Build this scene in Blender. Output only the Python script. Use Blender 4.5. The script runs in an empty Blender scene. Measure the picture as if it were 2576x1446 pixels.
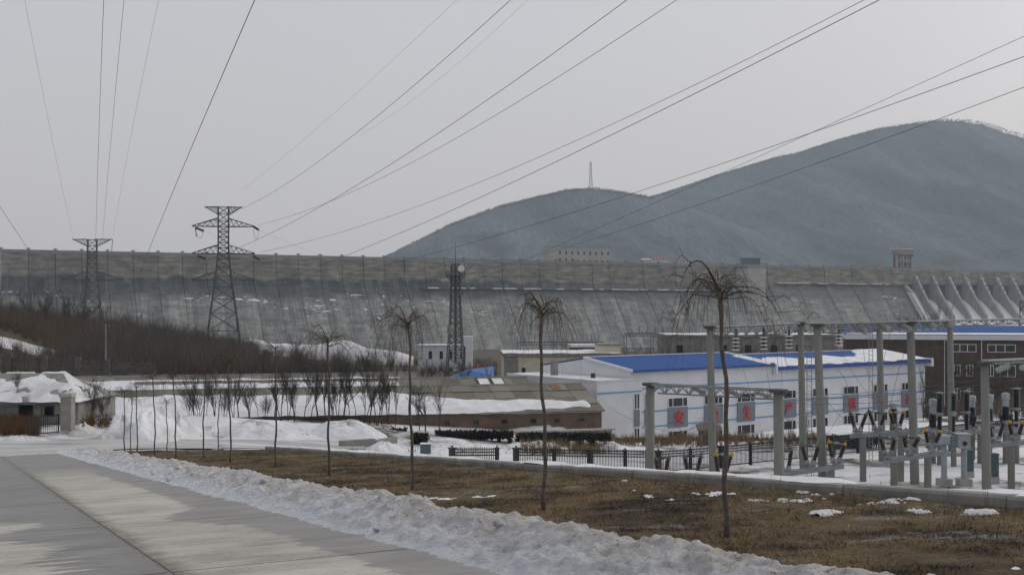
import bpy, math, random
import numpy as np
from mathutils import Vector, Matrix, noise
random.seed(11)
S = bpy.context.scene
C = S.collection
F, CX, HY, EYE = 2800.0, 1288.0, 775.0, 12.8      # focal length in photo pixels, axis column, horizon row, eye height above the substation yard

# ---------------------------------------------------------------- camera, sky, sun, exposure
cam = bpy.data.objects.new('camera', bpy.data.cameras.new('camera'))
C.objects.link(cam)
cam.location = (0, 0, EYE)
cam.rotation_euler = (math.radians(90), 0, 0)
cam.data.sensor_width = 36
cam.data.lens = 36 * F / 2576
cam.data.shift_y = 52 / 2576
cam.data.clip_start = 0.3
cam.data.clip_end = 20000
S.camera = cam
SUN_EL, SUN_AZ = math.radians(32), math.radians(62)   # azimuth measured from +Y towards +X
wd = bpy.data.worlds.new('World'); S.world = wd; wd.use_nodes = True
wn, wl = wd.node_tree.nodes, wd.node_tree.links
bg = wn['Background']
sky = wn.new('ShaderNodeTexSky'); sky.sky_type = 'NISHITA'; sky.sun_disc = False
sky.sun_elevation = SUN_EL; sky.sun_rotation = SUN_AZ
sky.air_density = 1.0; sky.dust_density = 6.0; sky.ozone_density = 1.0
hs = wn.new('ShaderNodeHueSaturation'); hs.inputs['Saturation'].default_value = 0.30
wl.new(sky.outputs[0], hs.inputs['Color'])
mx = wn.new('ShaderNodeMix'); mx.data_type = 'RGBA'; mx.inputs[0].default_value = 0.66
mx.inputs[7].default_value = (6.05, 6.22, 6.72, 1)    # the even cloud sheet over the sky
wl.new(hs.outputs[0], mx.inputs[6]); wl.new(mx.outputs[2], bg.inputs['Color'])
bg.inputs['Strength'].default_value = 0.105
sun = bpy.data.objects.new('sun', bpy.data.lights.new('sun', 'SUN')); C.objects.link(sun)
sun.data.energy = 0.7; sun.data.angle = math.radians(22); sun.data.color = (1.0, .95, .88)
sun.rotation_euler = (math.radians(90) - SUN_EL, 0, math.radians(180) - SUN_AZ)
S.view_settings.view_transform = 'Standard'; S.view_settings.look = 'None'
S.view_settings.exposure = 0.11; S.view_settings.gamma = 1.0; S.view_settings.use_curve_mapping = False
S.cycles.use_denoising = True
S.cycles.max_bounces = 7; S.cycles.diffuse_bounces = 3; S.cycles.volume_bounces = 2
S.cycles.transparent_max_bounces = 4

# ---------------------------------------------------------------- helpers
def W(x, y, Y):
    "photo pixel (2576 wide) at depth Y metres -> world point"
    return Vector(((x - CX) / F * Y, Y, EYE - (y - HY) / F * Y))
def smooth(t):
    t = min(1.0, max(0.0, t)); return t * t * (3 - 2 * t)
def interp(x, pts):
    if x <= pts[0][0]: return pts[0][1]
    for (a, b), (c, d) in zip(pts, pts[1:]):
        if x <= c: return b + (d - b) * (x - a) / (c - a)
    return pts[-1][1]
def n3(x, y, z=0.0): return noise.noise(Vector((x, y, z)))
def fbm(x, y, z=0.0, o=4):
    s, a, t = 0.0, 1.0, 0.0
    for i in range(o):
        s += a * noise.noise(Vector((x, y, z + 7.3 * i))); t += a; a *= .5; x *= 2.1; y *= 2.1; z *= 2.1
    return s / t
ORD = 'first second third fourth fifth sixth seventh eighth ninth tenth eleventh twelfth thirteenth fourteenth fifteenth sixteenth seventeenth eighteenth nineteenth twentieth'.split()
WL = {}                                                   # world origin of every object we made
def tag(o, label=None, cat=None, group=None, kind=None):
    for k, v in (('label', label), ('category', cat), ('group', group), ('kind', kind)):
        if v: o[k] = v
    return o
def empty(name, loc, label, cat, group=None, rz=0.0):
    o = bpy.data.objects.new(name, None); C.objects.link(o)
    o.empty_display_size = .2; o.location = loc; o.rotation_euler = (0, 0, rz)
    WL[o.name] = Vector(loc)
    return tag(o, label, cat, group)
class MB:
    "collects shapes and links them as ONE mesh object"
    def __init__(self, M=None): self.v = []; self.f = []; self.m = []; self.M = M; self.mi = 0
    def p(self, c):
        c = Vector(c); self.v.append(self.M @ c if self.M else c); return len(self.v) - 1
    def face(self, *i): self.f.append(i); self.m.append(self.mi)
    def box(self, x0, x1, y0, y1, z0, z1):
        i = [self.p(c) for c in ((x0,y0,z0),(x1,y0,z0),(x1,y1,z0),(x0,y1,z0),(x0,y0,z1),(x1,y0,z1),(x1,y1,z1),(x0,y1,z1))]
        for q in ((0,3,2,1),(4,5,6,7),(0,1,5,4),(1,2,6,5),(2,3,7,6),(3,0,4,7)): self.face(*[i[k] for k in q])
    def prism(self, poly, axis_a, axis_b):
        "poly: list of 3D points of one side; extruded by the vector axis_b from offset axis_a"
        a = [self.p(Vector(q) + Vector(axis_a)) for q in poly]; b = [self.p(Vector(q) + Vector(axis_b)) for q in poly]
        n = len(poly); self.face(*a[::-1]); self.face(*b)
        for k in range(n): self.face(a[k], a[(k+1) % n], b[(k+1) % n], b[k])
    def ring(self, c, ax, r, n, ph=0.0):
        ax = Vector(ax).normalized()
        u = ax.cross(Vector((0, 0, 1)) if abs(ax.z) < .9 else Vector((1, 0, 0))).normalized(); w = ax.cross(u)
        return [self.p(Vector(c) + (u * math.cos(ph + 2*math.pi*k/n) + w * math.sin(ph + 2*math.pi*k/n)) * r) for k in range(n)]
    def tube(self, pts, rad, n=5, cap=True):
        pts = [Vector(q) for q in pts]; prev = None; N = len(pts)
        if not isinstance(rad, (list, tuple)): rad = [rad] * N
        for k in range(N):
            ax = pts[min(k+1, N-1)] - pts[max(k-1, 0)]
            if ax.length < 1e-9: ax = Vector((0, 0, 1))
            r = self.ring(pts[k], ax, rad[k], n)
            if prev:
                for j in range(n): self.face(prev[j], prev[(j+1) % n], r[(j+1) % n], r[j])
            elif cap: self.face(*r[::-1])
            prev = r
        if cap: self.face(*prev)
    def bar(self, a, b, r=.05, n=4): self.tube([a, b], r, n)
    def lathe(self, base, ax, prof, n=10):
        "prof: (radius, height along ax)"
        base, ax = Vector(base), Vector(ax).normalized(); prev = None
        for r, h in prof:
            g = self.ring(base + ax * h, ax, max(r, 1e-4), n)
            if prev:
                for j in range(n): self.face(prev[j], prev[(j+1) % n], g[(j+1) % n], g[j])
            else: self.face(*g[::-1])
            prev = g
        self.face(*prev)
    def grid(self, fn, nu, nv, keep=None):
        ids = [[self.p(fn(i / nu, j / nv)) for j in range(nv + 1)] for i in range(nu + 1)]
        for i in range(nu):
            for j in range(nv): self.face(ids[i][j], ids[i+1][j], ids[i+1][j+1], ids[i][j+1])
    def build(self, name, mat, parent=None, smooth_=False, local=False, origin=None, **kw):
        org = Vector((0, 0, 0))
        if parent is not None and not local: org = WL[parent.name]
        if parent is None and origin is not None: org = Vector(origin)
        me = bpy.data.meshes.new(name)
        me.from_pydata([tuple(q - org) for q in self.v], [], self.f)
        for k in (mat if isinstance(mat, (list, tuple)) else [mat]): me.materials.append(k)
        if isinstance(mat, (list, tuple)): me.polygons.foreach_set('material_index', self.m)
        if smooth_: me.polygons.foreach_set('use_smooth', [True] * len(self.f))
        me.update()
        return link(name, me, parent, org if parent is None else None, **kw)
def link(name, me, parent=None, loc=None, **kw):
    o = bpy.data.objects.new(name, me); C.objects.link(o)
    if parent is not None: o.parent = parent; WL[o.name] = WL[parent.name].copy()
    elif loc is not None: o.location = loc; WL[o.name] = Vector(loc)
    else: WL[o.name] = Vector((0, 0, 0))
    return tag(o, **kw)
def kids(o): return [c for c in bpy.data.objects if c.parent is o]
def copy_tree(o, src_kids=None):
    c = o.copy(); C.objects.link(c)
    for ch in (src_kids or list(o.children)):
        d = ch.copy(); C.objects.link(d); d.parent = c
        for g in list(ch.children):
            h = g.copy(); C.objects.link(h); h.parent = d
    return c
def npmesh(name, verts, nf, k, mat, parent=None, **kw):
    "verts: (nf*k,3) array, nf separate k-gons"
    me = bpy.data.meshes.new(name)
    me.vertices.add(nf * k); me.vertices.foreach_set('co', verts.astype(np.float32).ravel())
    me.loops.add(nf * k); me.loops.foreach_set('vertex_index', np.arange(nf * k, dtype=np.int32))
    me.polygons.add(nf); me.polygons.foreach_set('loop_start', np.arange(0, nf * k, k, dtype=np.int32))
    me.materials.append(mat); me.update(calc_edges=True); me.validate()
    return link(name, me, parent, **kw)

# ---------------------------------------------------------------- materials
class NT:
    def __init__(self, name, rough=.85, spec=.3, metal=0.0):
        self.mat = bpy.data.materials.new(name); self.mat.use_nodes = True
        self.n, self.l = self.mat.node_tree.nodes, self.mat.node_tree.links
        self.b = self.n['Principled BSDF']; self.b.inputs['Roughness'].default_value = rough
        self.b.inputs['Specular IOR Level'].default_value = spec; self.b.inputs['Metallic'].default_value = metal
    def node(self, t, **kw):
        q = self.n.new(t)
        for k, v in kw.items(): setattr(q, k, v)
        return q
    def pos(self): return self.node('ShaderNodeNewGeometry').outputs['Position']
    def obj(self): return self.node('ShaderNodeTexCoord').outputs['Object']
    def island(self): return self.node('ShaderNodeNewGeometry').outputs['Random Per Island']
    def objrand(self): return self.node('ShaderNodeObjectInfo').outputs['Random']
    def setin(self, sock, v):
        if hasattr(v, 'is_output') or isinstance(v, bpy.types.NodeSocket): self.l.new(v, sock)
        elif isinstance(v, (tuple, list)) and len(v) == 3 and sock.type == 'RGBA': sock.default_value = (*v, 1)
        else: sock.default_value = v
    def mapping(self, vec, scale=(1, 1, 1), rot=(0, 0, 0), loc=(0, 0, 0)):
        m = self.node('ShaderNodeMapping'); self.l.new(vec, m.inputs[0])
        m.inputs['Scale'].default_value = scale; m.inputs['Rotation'].default_value = rot; m.inputs['Location'].default_value = loc
        return m.outputs[0]
    def noise(self, vec, scale=5, detail=5, rough=.55, dist=0.0):
        q = self.node('ShaderNodeTexNoise'); self.l.new(vec, q.inputs['Vector'])
        q.inputs['Scale'].default_value = scale; q.inputs['Detail'].default_value = detail
        q.inputs['Roughness'].default_value = rough; q.inputs['Distortion'].default_value = dist
        return q.outputs['Fac']
    def ramp(self, fac, stops):
        q = self.node('ShaderNodeValToRGB'); self.l.new(fac, q.inputs[0]); e = q.color_ramp.elements
        while len(e) < len(stops): e.new(.5)
        for k, (p, c) in zip(e, stops):
            k.position = p; k.color = (*c, 1) if isinstance(c, (tuple, list)) else (c, c, c, 1)
        return q.outputs['Color']
    def step(self, fac, a, b): return self.ramp(fac, [(a, 0.0), (b, 1.0)])
    def mix(self, fac, a, b, mode='MIX'):
        q = self.node('ShaderNodeMix', data_type='RGBA', blend_type=mode)
        self.setin(q.inputs[0], fac); self.setin(q.inputs[6], a); self.setin(q.inputs[7], b)
        return q.outputs[2]
    def math(self, op, a, b=0.0, c=None):
        q = self.node('ShaderNodeMath', operation=op); self.setin(q.inputs[0], a); self.setin(q.inputs[1], b)
        if c is not None: self.setin(q.inputs[2], c)
        return q.outputs[0]
    def sep(self, vec):
        q = self.node('ShaderNodeSeparateXYZ'); self.l.new(vec, q.inputs[0]); return q.outputs
    def comb(self, x, y, z):
        q = self.node('ShaderNodeCombineXYZ')
        for i, v in enumerate((x, y, z)): self.setin(q.inputs[i], v)
        return q.outputs[0]
    def dot(self, vec, d):
        q = self.node('ShaderNodeVectorMath', operation='DOT_PRODUCT'); self.l.new(vec, q.inputs[0]); q.inputs[1].default_value = d
        return q.outputs['Value']
    def bump(self, h, strength=.3, dist=.05):
        q = self.node('ShaderNodeBump'); q.inputs['Strength'].default_value = strength; q.inputs['Distance'].default_value = dist
        self.l.new(h, q.inputs['Height']); self.l.new(q.outputs[0], self.b.inputs['Normal'])
    def color(self, c): self.setin(self.b.inputs['Base Color'], c); return self.mat
def simple(name, c1, c2, scale=4, rough=.85, bump=0.0, spec=.25, world=True, rnd=None, metal=0.0, detail=6):
    t = NT(name, rough, spec, metal); v = t.pos() if world else t.obj()
    n = t.noise(v, scale, detail, .6)
    col = t.mix(t.step(n, .32, .68), c1, c2)
    if rnd == 'obj': col = t.mix(1.0, col, t.ramp(t.objrand(), [(0, .78), (1, 1.2)]), 'MULTIPLY')
    if rnd == 'island': col = t.mix(1.0, col, t.ramp(t.island(), [(0, .6), (1, 1.35)]), 'MULTIPLY')
    if bump: t.bump(t.noise(v, scale * 6, 4), bump, .03)
    return t.color(col)

M = {}
def snow_mat():
    t = NT('snow', .75, .25); v = t.pos()
    d = t.noise(v, .5, 8, .65); f = t.noise(v, 7, 8, .7)
    col = t.mix(t.step(d, .36, .64), (.76, .77, .80), (.54, .535, .535))
    col = t.mix(t.step(f, .555, .69), col, (.36, .345, .325))
    t.bump(t.noise(v, 5, 8, .65), .55, .10); return t.color(col)
M['snow'] = snow_mat()
def clean_snow():
    t = NT('clean_snow', .75, .2); v = t.pos()
    col = t.mix(t.step(t.noise(v, .7, 8, .65), .38, .68), (.77, .78, .80), (.58, .585, .60))
    t.bump(t.noise(v, 4, 5), .3, .06); return t.color(col)
M['clean_snow'] = clean_snow()
def bank_snow():
    t = NT('ploughed_snow', .7, .3); v = t.pos()
    e = t.math('SUBTRACT', t.dot(v, (.894, .447, 0)), 2.44 * .894 + 22.6 * .447)
    n = t.noise(v, 2.6, 9, .7); g = t.noise(v, 13, 7, .75); dirt = t.noise(v, 1.3, 7, .65)
    top = t.ramp(t.math('ADD', t.math('ADD', e, 7.65), t.math('MULTIPLY', t.math('SUBTRACT', dirt, .5), 2.2)), [(.45, 0.0), (1.0, 1.0)])   # crust thrown up last, full of grit
    col = t.mix(t.step(n, .36, .66), (.86, .885, .93), (.74, .765, .81))
    col = t.mix(top, col, t.mix(t.step(n, .38, .62), (.82, .805, .80), (.61, .575, .555)))
    col = t.mix(t.math('MULTIPLY', t.step(g, .535, .66), t.math('ADD', .22, t.math('MULTIPLY', top, .72))), col, (.22, .19, .165))
    h = t.math('ADD', t.noise(v, 4.0, 9, .72), t.math('MULTIPLY', t.noise(v, 18, 6, .7), .4))
    t.bump(h, 1.0, .20); return t.color(col)
M['bank_snow'] = bank_snow()
def ground_mat():
    "snow with dry weeds showing through; brown and bare farther out"
    t = NT('snowy_ground', .85, .2); v = t.pos(); x, y, z = t.sep(v)
    snow = t.mix(t.step(t.noise(v, .45, 8, .65), .4, .72), (.73, .74, .765), (.56, .56, .565))
    snow = t.mix(t.step(t.noise(v, 3.5, 8, .7), .57, .72), snow, (.38, .365, .34))
    weeds = t.mix(t.noise(v, 3, 5), (.05, .04, .03), (.115, .088, .062))
    far = t.ramp(t.math('DIVIDE', y, 400.0), [(.36, .0), (.44, .50), (.56, .5), (.62, .30), (.95, .34)])
    th = t.math('SUBTRACT', t.noise(v, .10, 9, .72), t.math('MULTIPLY', t.math('SUBTRACT', .66, far), .85))
    k = t.ramp(t.math('ADD', th, .5), [(.44, 0.0), (.54, 1.0)])
    col = t.mix(k, snow, weeds)
    t.bump(t.noise(v, 2.5, 8, .6), .5, .12); return t.color(col)
M['ground'] = ground_mat()
DT, DE = Vector((-.447, .894, 0)), Vector((.894, .447, 0))   # along the road, across it
K0 = Vector((2.44, 22.6, 0))
def road_mat():
    t = NT('wet_concrete', .6, .35); v = t.pos()
    e = t.math('SUBTRACT', t.dot(v, tuple(DE)), K0.dot(DE)); q = t.math('SUBTRACT', t.dot(v, tuple(DT)), K0.dot(DT))
    # stains are drawn out across the road, ragged at both ends
    sv = t.comb(t.math('MULTIPLY', e, .35), t.math('MULTIPLY', q, 2.6), 0.0)
    rag = t.math('MULTIPLY', t.math('SUBTRACT', t.noise(sv, 1.0, 7, .68), .5), 3.2)
    big = t.math('MULTIPLY', t.math('SUBTRACT', t.noise(t.comb(t.math('MULTIPLY', e, .12), t.math('MULTIPLY', q, .33), 3.0), 1.0, 3), .5), 4.0)
    far = t.ramp(t.math('DIVIDE', t.math('ADD', q, 10.0), 30.0), [(.30, 0.0), (.55, 1.0)])        # the film widens down the road
    wid = t.math('ADD', t.math('ADD', t.math('ADD', .85, t.math('MULTIPLY', far, 2.6)), rag), big)
    wet = t.ramp(t.math('ADD', t.math('ADD', e, 10.22), wid), [(0.0, 0.0), (.10, .9)])
    wet = t.math('MULTIPLY', wet, t.ramp(t.math('ADD', t.math('ADD', e, 11.2), t.math('MULTIPLY', rag, .12)), [(.90, 1.0), (1.0, 0.0)]))
    strip2 = t.math('ABSOLUTE', t.math('ADD', t.math('ADD', q, 1.3), t.math('MULTIPLY', rag, .06)))
    wet = t.math('MAXIMUM', wet, t.math('MULTIPLY', t.ramp(strip2, [(.20, .8), (.30, 0.0)]), t.ramp(t.math('ADD', e, 11.2), [(.9, 1.0), (1.0, 0.0)])))
    wet2 = t.ramp(t.math('ADD', t.math('ADD', t.math('ADD', e, 8.45), t.math('MULTIPLY', rag, .30)), t.math('MULTIPLY', big, .28)), [(0.0, 0.0), (.10, .72)])
    bulge = t.math('MULTIPLY', t.ramp(t.math('DIVIDE', t.math('ABSOLUTE', t.math('ADD', q, .6)), 4.0), [(.1, 1.0), (.7, 0.0)]), 1.15)
    wet2 = t.math('MAXIMUM', wet2, t.ramp(t.math('ADD', t.math('ADD', t.math('ADD', e, 8.1), bulge), t.math('MULTIPLY', rag, .35)), [(0.0, 0.0), (.08, .75)]))
    wet = t.math('MAXIMUM', wet, wet2)
    icy = t.ramp(t.math('DIVIDE', t.math('ADD', q, t.math('MULTIPLY', rag, 2.0)), 50.0), [(.30, 0.0), (.46, .85)])
    wet = t.math('MAXIMUM', wet, icy)
    nv = t.comb(t.math('MULTIPLY', e, .5), t.math('MULTIPLY', q, 2.0), 1.0)
    base = t.mix(t.noise(nv, 1.3, 8, .65), (.33, .318, .28), (.56, .535, .47))
    base = t.mix(t.step(t.noise(v, 14, 7, .8), .52, .68), base, (.25, .235, .205))
    base = t.mix(1.0, base, t.ramp(t.objrand(), [(0, .93), (1, 1.06)]), 'MULTIPLY')
    base = t.mix(1.0, base, t.ramp(t.noise(t.comb(t.math('MULTIPLY', e, .5), t.math('MULTIPLY', q, .9), 7.0), 1.0, 7, .65), [(.36, .70), (.54, 1.0), (.7, 1.07)]), 'MULTIPLY')
    dark = t.mix(t.step(t.noise(nv, 1.6, 7, .7), .40, .66), (.082, .076, .066), (.225, .22, .208))
    jn = t.math('ABSOLUTE', t.math('ADD', t.math('ADD', e, 10.25), t.math('MULTIPLY', t.math('SUBTRACT', t.noise(v, 2.6, 8, .75), .5), .85)))
    jm = t.ramp(jn, [(.03, .8), (.14, .45), (.30, 0.0)])
    col = t.mix(wet, base, dark); col = t.mix(jm, col, (.13, .115, .10))
    t.setin(t.b.inputs['Roughness'], t.ramp(wet, [(0, .75), (.8, .32)]))
    t.bump(t.noise(v, 18, 5), .15, .01); return t.color(col)
M['road'] = road_mat()
def ice_mat():
    t = NT('icy_road', .4, .4); v = t.pos(); s = t.mapping(v, (.10, 1.1, 1), (0, 0, .08))
    n = t.noise(s, .9, 8, .7)
    col = t.ramp(n, [(.36, (.27, .27, .26)), (.50, (.43, .43, .42)), (.63, (.66, .67, .68))])
    t.setin(t.b.inputs['Roughness'], t.ramp(n, [(.35, .28), (.6, .7)]))
    t.bump(t.noise(s, 3, 6), .3, .05); return t.color(col)
M['ice'] = ice_mat()
def verge_mat():
    t = NT('matted_dry_grass', .9, .15); v = t.pos()
    n = t.noise(v, .75, 9, .7); f = t.noise(v, 26, 4, .7)
    col = t.ramp(n, [(.34, (.030, .025, .019)), (.45, (.085, .062, .036)), (.57, (.155, .112, .06)), (.68, (.075, .054, .032))])
    col = t.mix(1.0, col, t.ramp(f, [(.3, .55), (.7, 1.4)]), 'MULTIPLY')
    p = t.noise(t.mapping(v, (.5, 1.0, 1), (0, 0, .3)), .9, 6, .65); w = t.step(p, .585, .63)
    col = t.mix(w, col, (.12, .115, .11))
    t.setin(t.b.inputs['Roughness'], t.ramp(w, [(0, .9), (1, .16)]))
    t.bump(t.mix(w, t.noise(v, 14, 6, .7), (.5, .5, .5)), .9, .06); return t.color(col)
M['verge'] = verge_mat()
def blade_mat(name, stops, patch=0.0):
    t = NT(name, .85, .15); c = t.ramp(t.island(), stops)
    if patch: c = t.mix(1.0, c, t.ramp(t.noise(t.pos(), patch, 5, .65), [(.36, (.24, .23, .22)), (.5, (.85, .84, .82)), (.64, (1.65, 1.52, 1.3))]), 'MULTIPLY')
    return t.color(c)
M['blade'] = blade_mat('dry_grass_blade', [(0, (.055, .035, .018)), (.4, (.125, .086, .045)), (.75, (.19, .14, .078)), (1, (.32, .26, .16))], .75)
M['reed'] = blade_mat('dry_reed', [(0, (.10, .06, .028)), (.5, (.19, .125, .06)), (1, (.30, .22, .12))])
M['brush'] = blade_mat('brown_twigs', [(0, (.045, .039, .033)), (.5, (.105, .086, .068)), (.85, (.165, .132, .104)), (1, (.22, .185, .155))])
M['rust_hill'] = blade_mat('rusty_hill_weeds', [(0, (.09, .048, .024)), (.5, (.18, .10, .048)), (1, (.30, .19, .10))])
M['warm_brush'] = blade_mat('warm_brown_twigs', [(0, (.055, .037, .024)), (.5, (.122, .080, .048)), (1, (.21, .14, .085))])
M['rust_brush'] = blade_mat('russet_weeds', [(0, (.05, .028, .014)), (.5, (.11, .06, .028)), (1, (.20, .12, .055))])
M['hedge'] = blade_mat('dark_evergreen', [(0, (.006, .008, .006)), (.6, (.016, .015, .012)), (1, (.038, .030, .022))])
M['bark'] = simple('bark', (.070, .060, .052), (.15, .132, .115), 14, .9, .5)
M['twig'] = simple('twig_bark', (.045, .033, .022), (.105, .078, .05), 6, .85)
M['graytwig'] = simple('grey_twig', (.035, .03, .026), (.085, .072, .06), 5, .85)
M['concrete_pole'] = None
def pole_mat():
    t = NT('pole_concrete', .85, .2); v = t.obj()
    n = t.noise(t.mapping(v, (4, 4, .6)), 1.2, 7, .6)
    col = t.mix(n, (.135, .138, .122), (.235, .238, .215))
    col = t.mix(t.step(t.noise(v, 6, 3), .66, .72), col, (.16, .155, .14))
    t.bump(t.noise(v, 14, 5), .2, .01); return t.color(col)
M['concrete_pole'] = pole_mat()
M['concrete'] = simple('concrete', (.30, .29, .265), (.44, .425, .39), 1.6, .9, .3)
M['dark_concrete'] = simple('old_concrete', (.17, .165, .15), (.29, .28, .26), 1.2, .9, .3)
M['steel'] = simple('galvanised_steel', (.16, .17, .17), (.235, .245, .245), 3, .55, 0, .4, metal=.25)
M['tower_steel'] = simple('weathered_steel', (.055, .062, .062), (.10, .108, .105), 2, .7, 0, .3)
M['dark_steel'] = simple('dark_steel', (.03, .03, .03), (.06, .06, .058), 3, .6, 0, .4)
M['iron'] = simple('black_iron', (.014, .013, .013), (.028, .025, .025), 5, .55, 0, .4)
M['beam_grey'] = simple('grey_painted_steel', (.20, .222, .23), (.27, .29, .295), 2.5, .6, 0, .35)
M['unit_grey'] = simple('pale_equipment_paint', (.27, .305, .33), (.35, .385, .405), 2, .5, 0, .4)
M['porcelain'] = simple('brown_porcelain', (.030, .015, .013), (.055, .026, .021), 6, .25, 0, .5)
M['black_porcelain'] = simple('black_porcelain', (.012, .011, .011), (.026, .022, .021), 6, .3, 0, .5)
M['glass_disc'] = simple('grey_glass_disc', (.20, .225, .21), (.32, .335, .32), 6, .25, 0, .5)
M['white_disc'] = simple('white_porcelain', (.60, .60, .58), (.72, .72, .70), 6, .3, 0, .5)
M['green_disc'] = simple('green_glass_disc', (.12, .30, .26), (.2, .40, .35), 6, .25, 0, .5)
M['yellow'] = simple('yellow_paint', (.36, .21, .02), (.46, .27, .03), 5, .6)
M['cap_dark'] = simple('dark_contact_metal', (.07, .045, .04), (.13, .11, .10), 8, .5, 0, .4)
M['green_box'] = simple('green_cabinet_paint', (.055, .095, .10), (.085, .13, .135), 3, .55, 0, .35)
M['white_wall'] = simple('white_render', (.60, .615, .64), (.68, .695, .715), .6, .85, .1)
M['yellow_wall'] = simple('cream_render', (.52, .47, .35), (.62, .57, .44), .8, .9, .15)
M['tile_wall'] = simple('white_tile_wall', (.50, .53, .55), (.60, .62, .64), .7, .8)
M['blue_stripe'] = simple('blue_paint', (.13, .27, .52), (.18, .33, .58), 2, .6)
def rib_mat(name, c1, c2, freq, ax):
    t = NT(name, .7, .12); v = t.pos()
    w = t.node('ShaderNodeTexWave', wave_type='BANDS', bands_direction='X'); t.l.new(t.comb(t.dot(v, ax), 0.0, 0.0), w.inputs[0]); w.inputs['Scale'].default_value = freq
    t.bump(w.outputs['Fac'], .8, .04); return t.color(t.mix(t.noise(v, .5, 4), c1, c2))
M['blue_roof'] = rib_mat('blue_metal_roof', (.020, .075, .255), (.034, .10, .31), 1.1, (.807, .59, 0))
M['blue_fascia'] = simple('blue_fascia', (.018, .055, .25), (.028, .07, .30), 2, .5, 0, .4)
M['panel_grey'] = simple('grey_spandrel_panel', (.165, .187, .225), (.20, .222, .255), 1.5, .6)
M['red_letter'] = simple('red_letter_paint', (.50, .035, .03), (.60, .05, .04), 4, .5)
M['glass'] = simple('dark_window_glass', (.012, .014, .016), (.03, .034, .036), .8, .08, 0, .5)
M['white_frame'] = simple('white_frame', (.62, .64, .66), (.70, .72, .73), 4, .5)
def brick_mat(name, c1, c2, mortar, ux, sc=1.0):
    t = NT(name, .9, .15); v = t.pos(); x, y, z = t.sep(v)
    b = t.node('ShaderNodeTexBrick'); t.l.new(t.comb(t.dot(v, ux), z, 0.0), b.inputs[0])
    b.inputs['Scale'].default_value = 1.0 * sc; b.inputs['Brick Width'].default_value = .26; b.inputs['Row Height'].default_value = .075
    b.inputs['Mortar Size'].default_value = .010
    for k, c in (('Color1', c1), ('Color2', c2), ('Mortar', mortar)): b.inputs[k].default_value = (*c, 1)
    col = t.mix(1.0, b.outputs['Color'], t.ramp(t.noise(v, .9, 6, .65), [(.3, .7), (.7, 1.25)]), 'MULTIPLY')
    return t.color(col)
M['brick'] = brick_mat('brown_brick', (.082, .053, .041), (.108, .068, .052), (.11, .098, .086), (.965, -.265, 0))
M['shed_brick'] = brick_mat('old_red_brick', (.14, .085, .058), (.19, .115, .075), (.16, .14, .12), (.97, .242, 0))
M['stone'] = simple('rough_stone', (.16, .145, .12), (.30, .275, .24), 2.5, .95, .6, rnd='obj')
def sheet_mat():
    t = NT('asbestos_sheet', .9, .15); v = t.pos(); s = t.dot(v, (.97, .242, 0))
    w = t.node('ShaderNodeTexWave', wave_type='BANDS', bands_direction='X'); t.l.new(t.comb(s, 0.0, 0.0), w.inputs[0]); w.inputs['Scale'].default_value = 2.2
    col = t.mix(t.noise(v, .8, 7, .65), (.155, .145, .118), (.255, .24, .205))
    col = t.mix(1.0, col, t.ramp(t.objrand(), [(0, .70), (.5, .95), (1, 1.22)]), 'MULTIPLY')
    t.bump(w.outputs['Fac'], .6, .05); return t.color(col)
M['sheet'] = sheet_mat()
M['wood'] = simple('weathered_wood', (.10, .08, .06), (.20, .165, .13), 6, .9, .3)
M['rust_hole'] = simple('torn_board', (.15, .085, .04), (.25, .155, .08), 5, .9)
M['grass_wire'] = None
M['fence_concrete'] = simple('stained_fence_concrete', (.055, .05, .045), (.11, .10, .09), 1.5, .9)
M['shaft'] = simple('gate_tower_concrete', (.36, .355, .335), (.47, .465, .44), .15, .9, 0, detail=8)
M['wire'] = simple('conductor', (.055, .058, .06), (.09, .092, .095), 3, .6, 0, .3)
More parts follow.
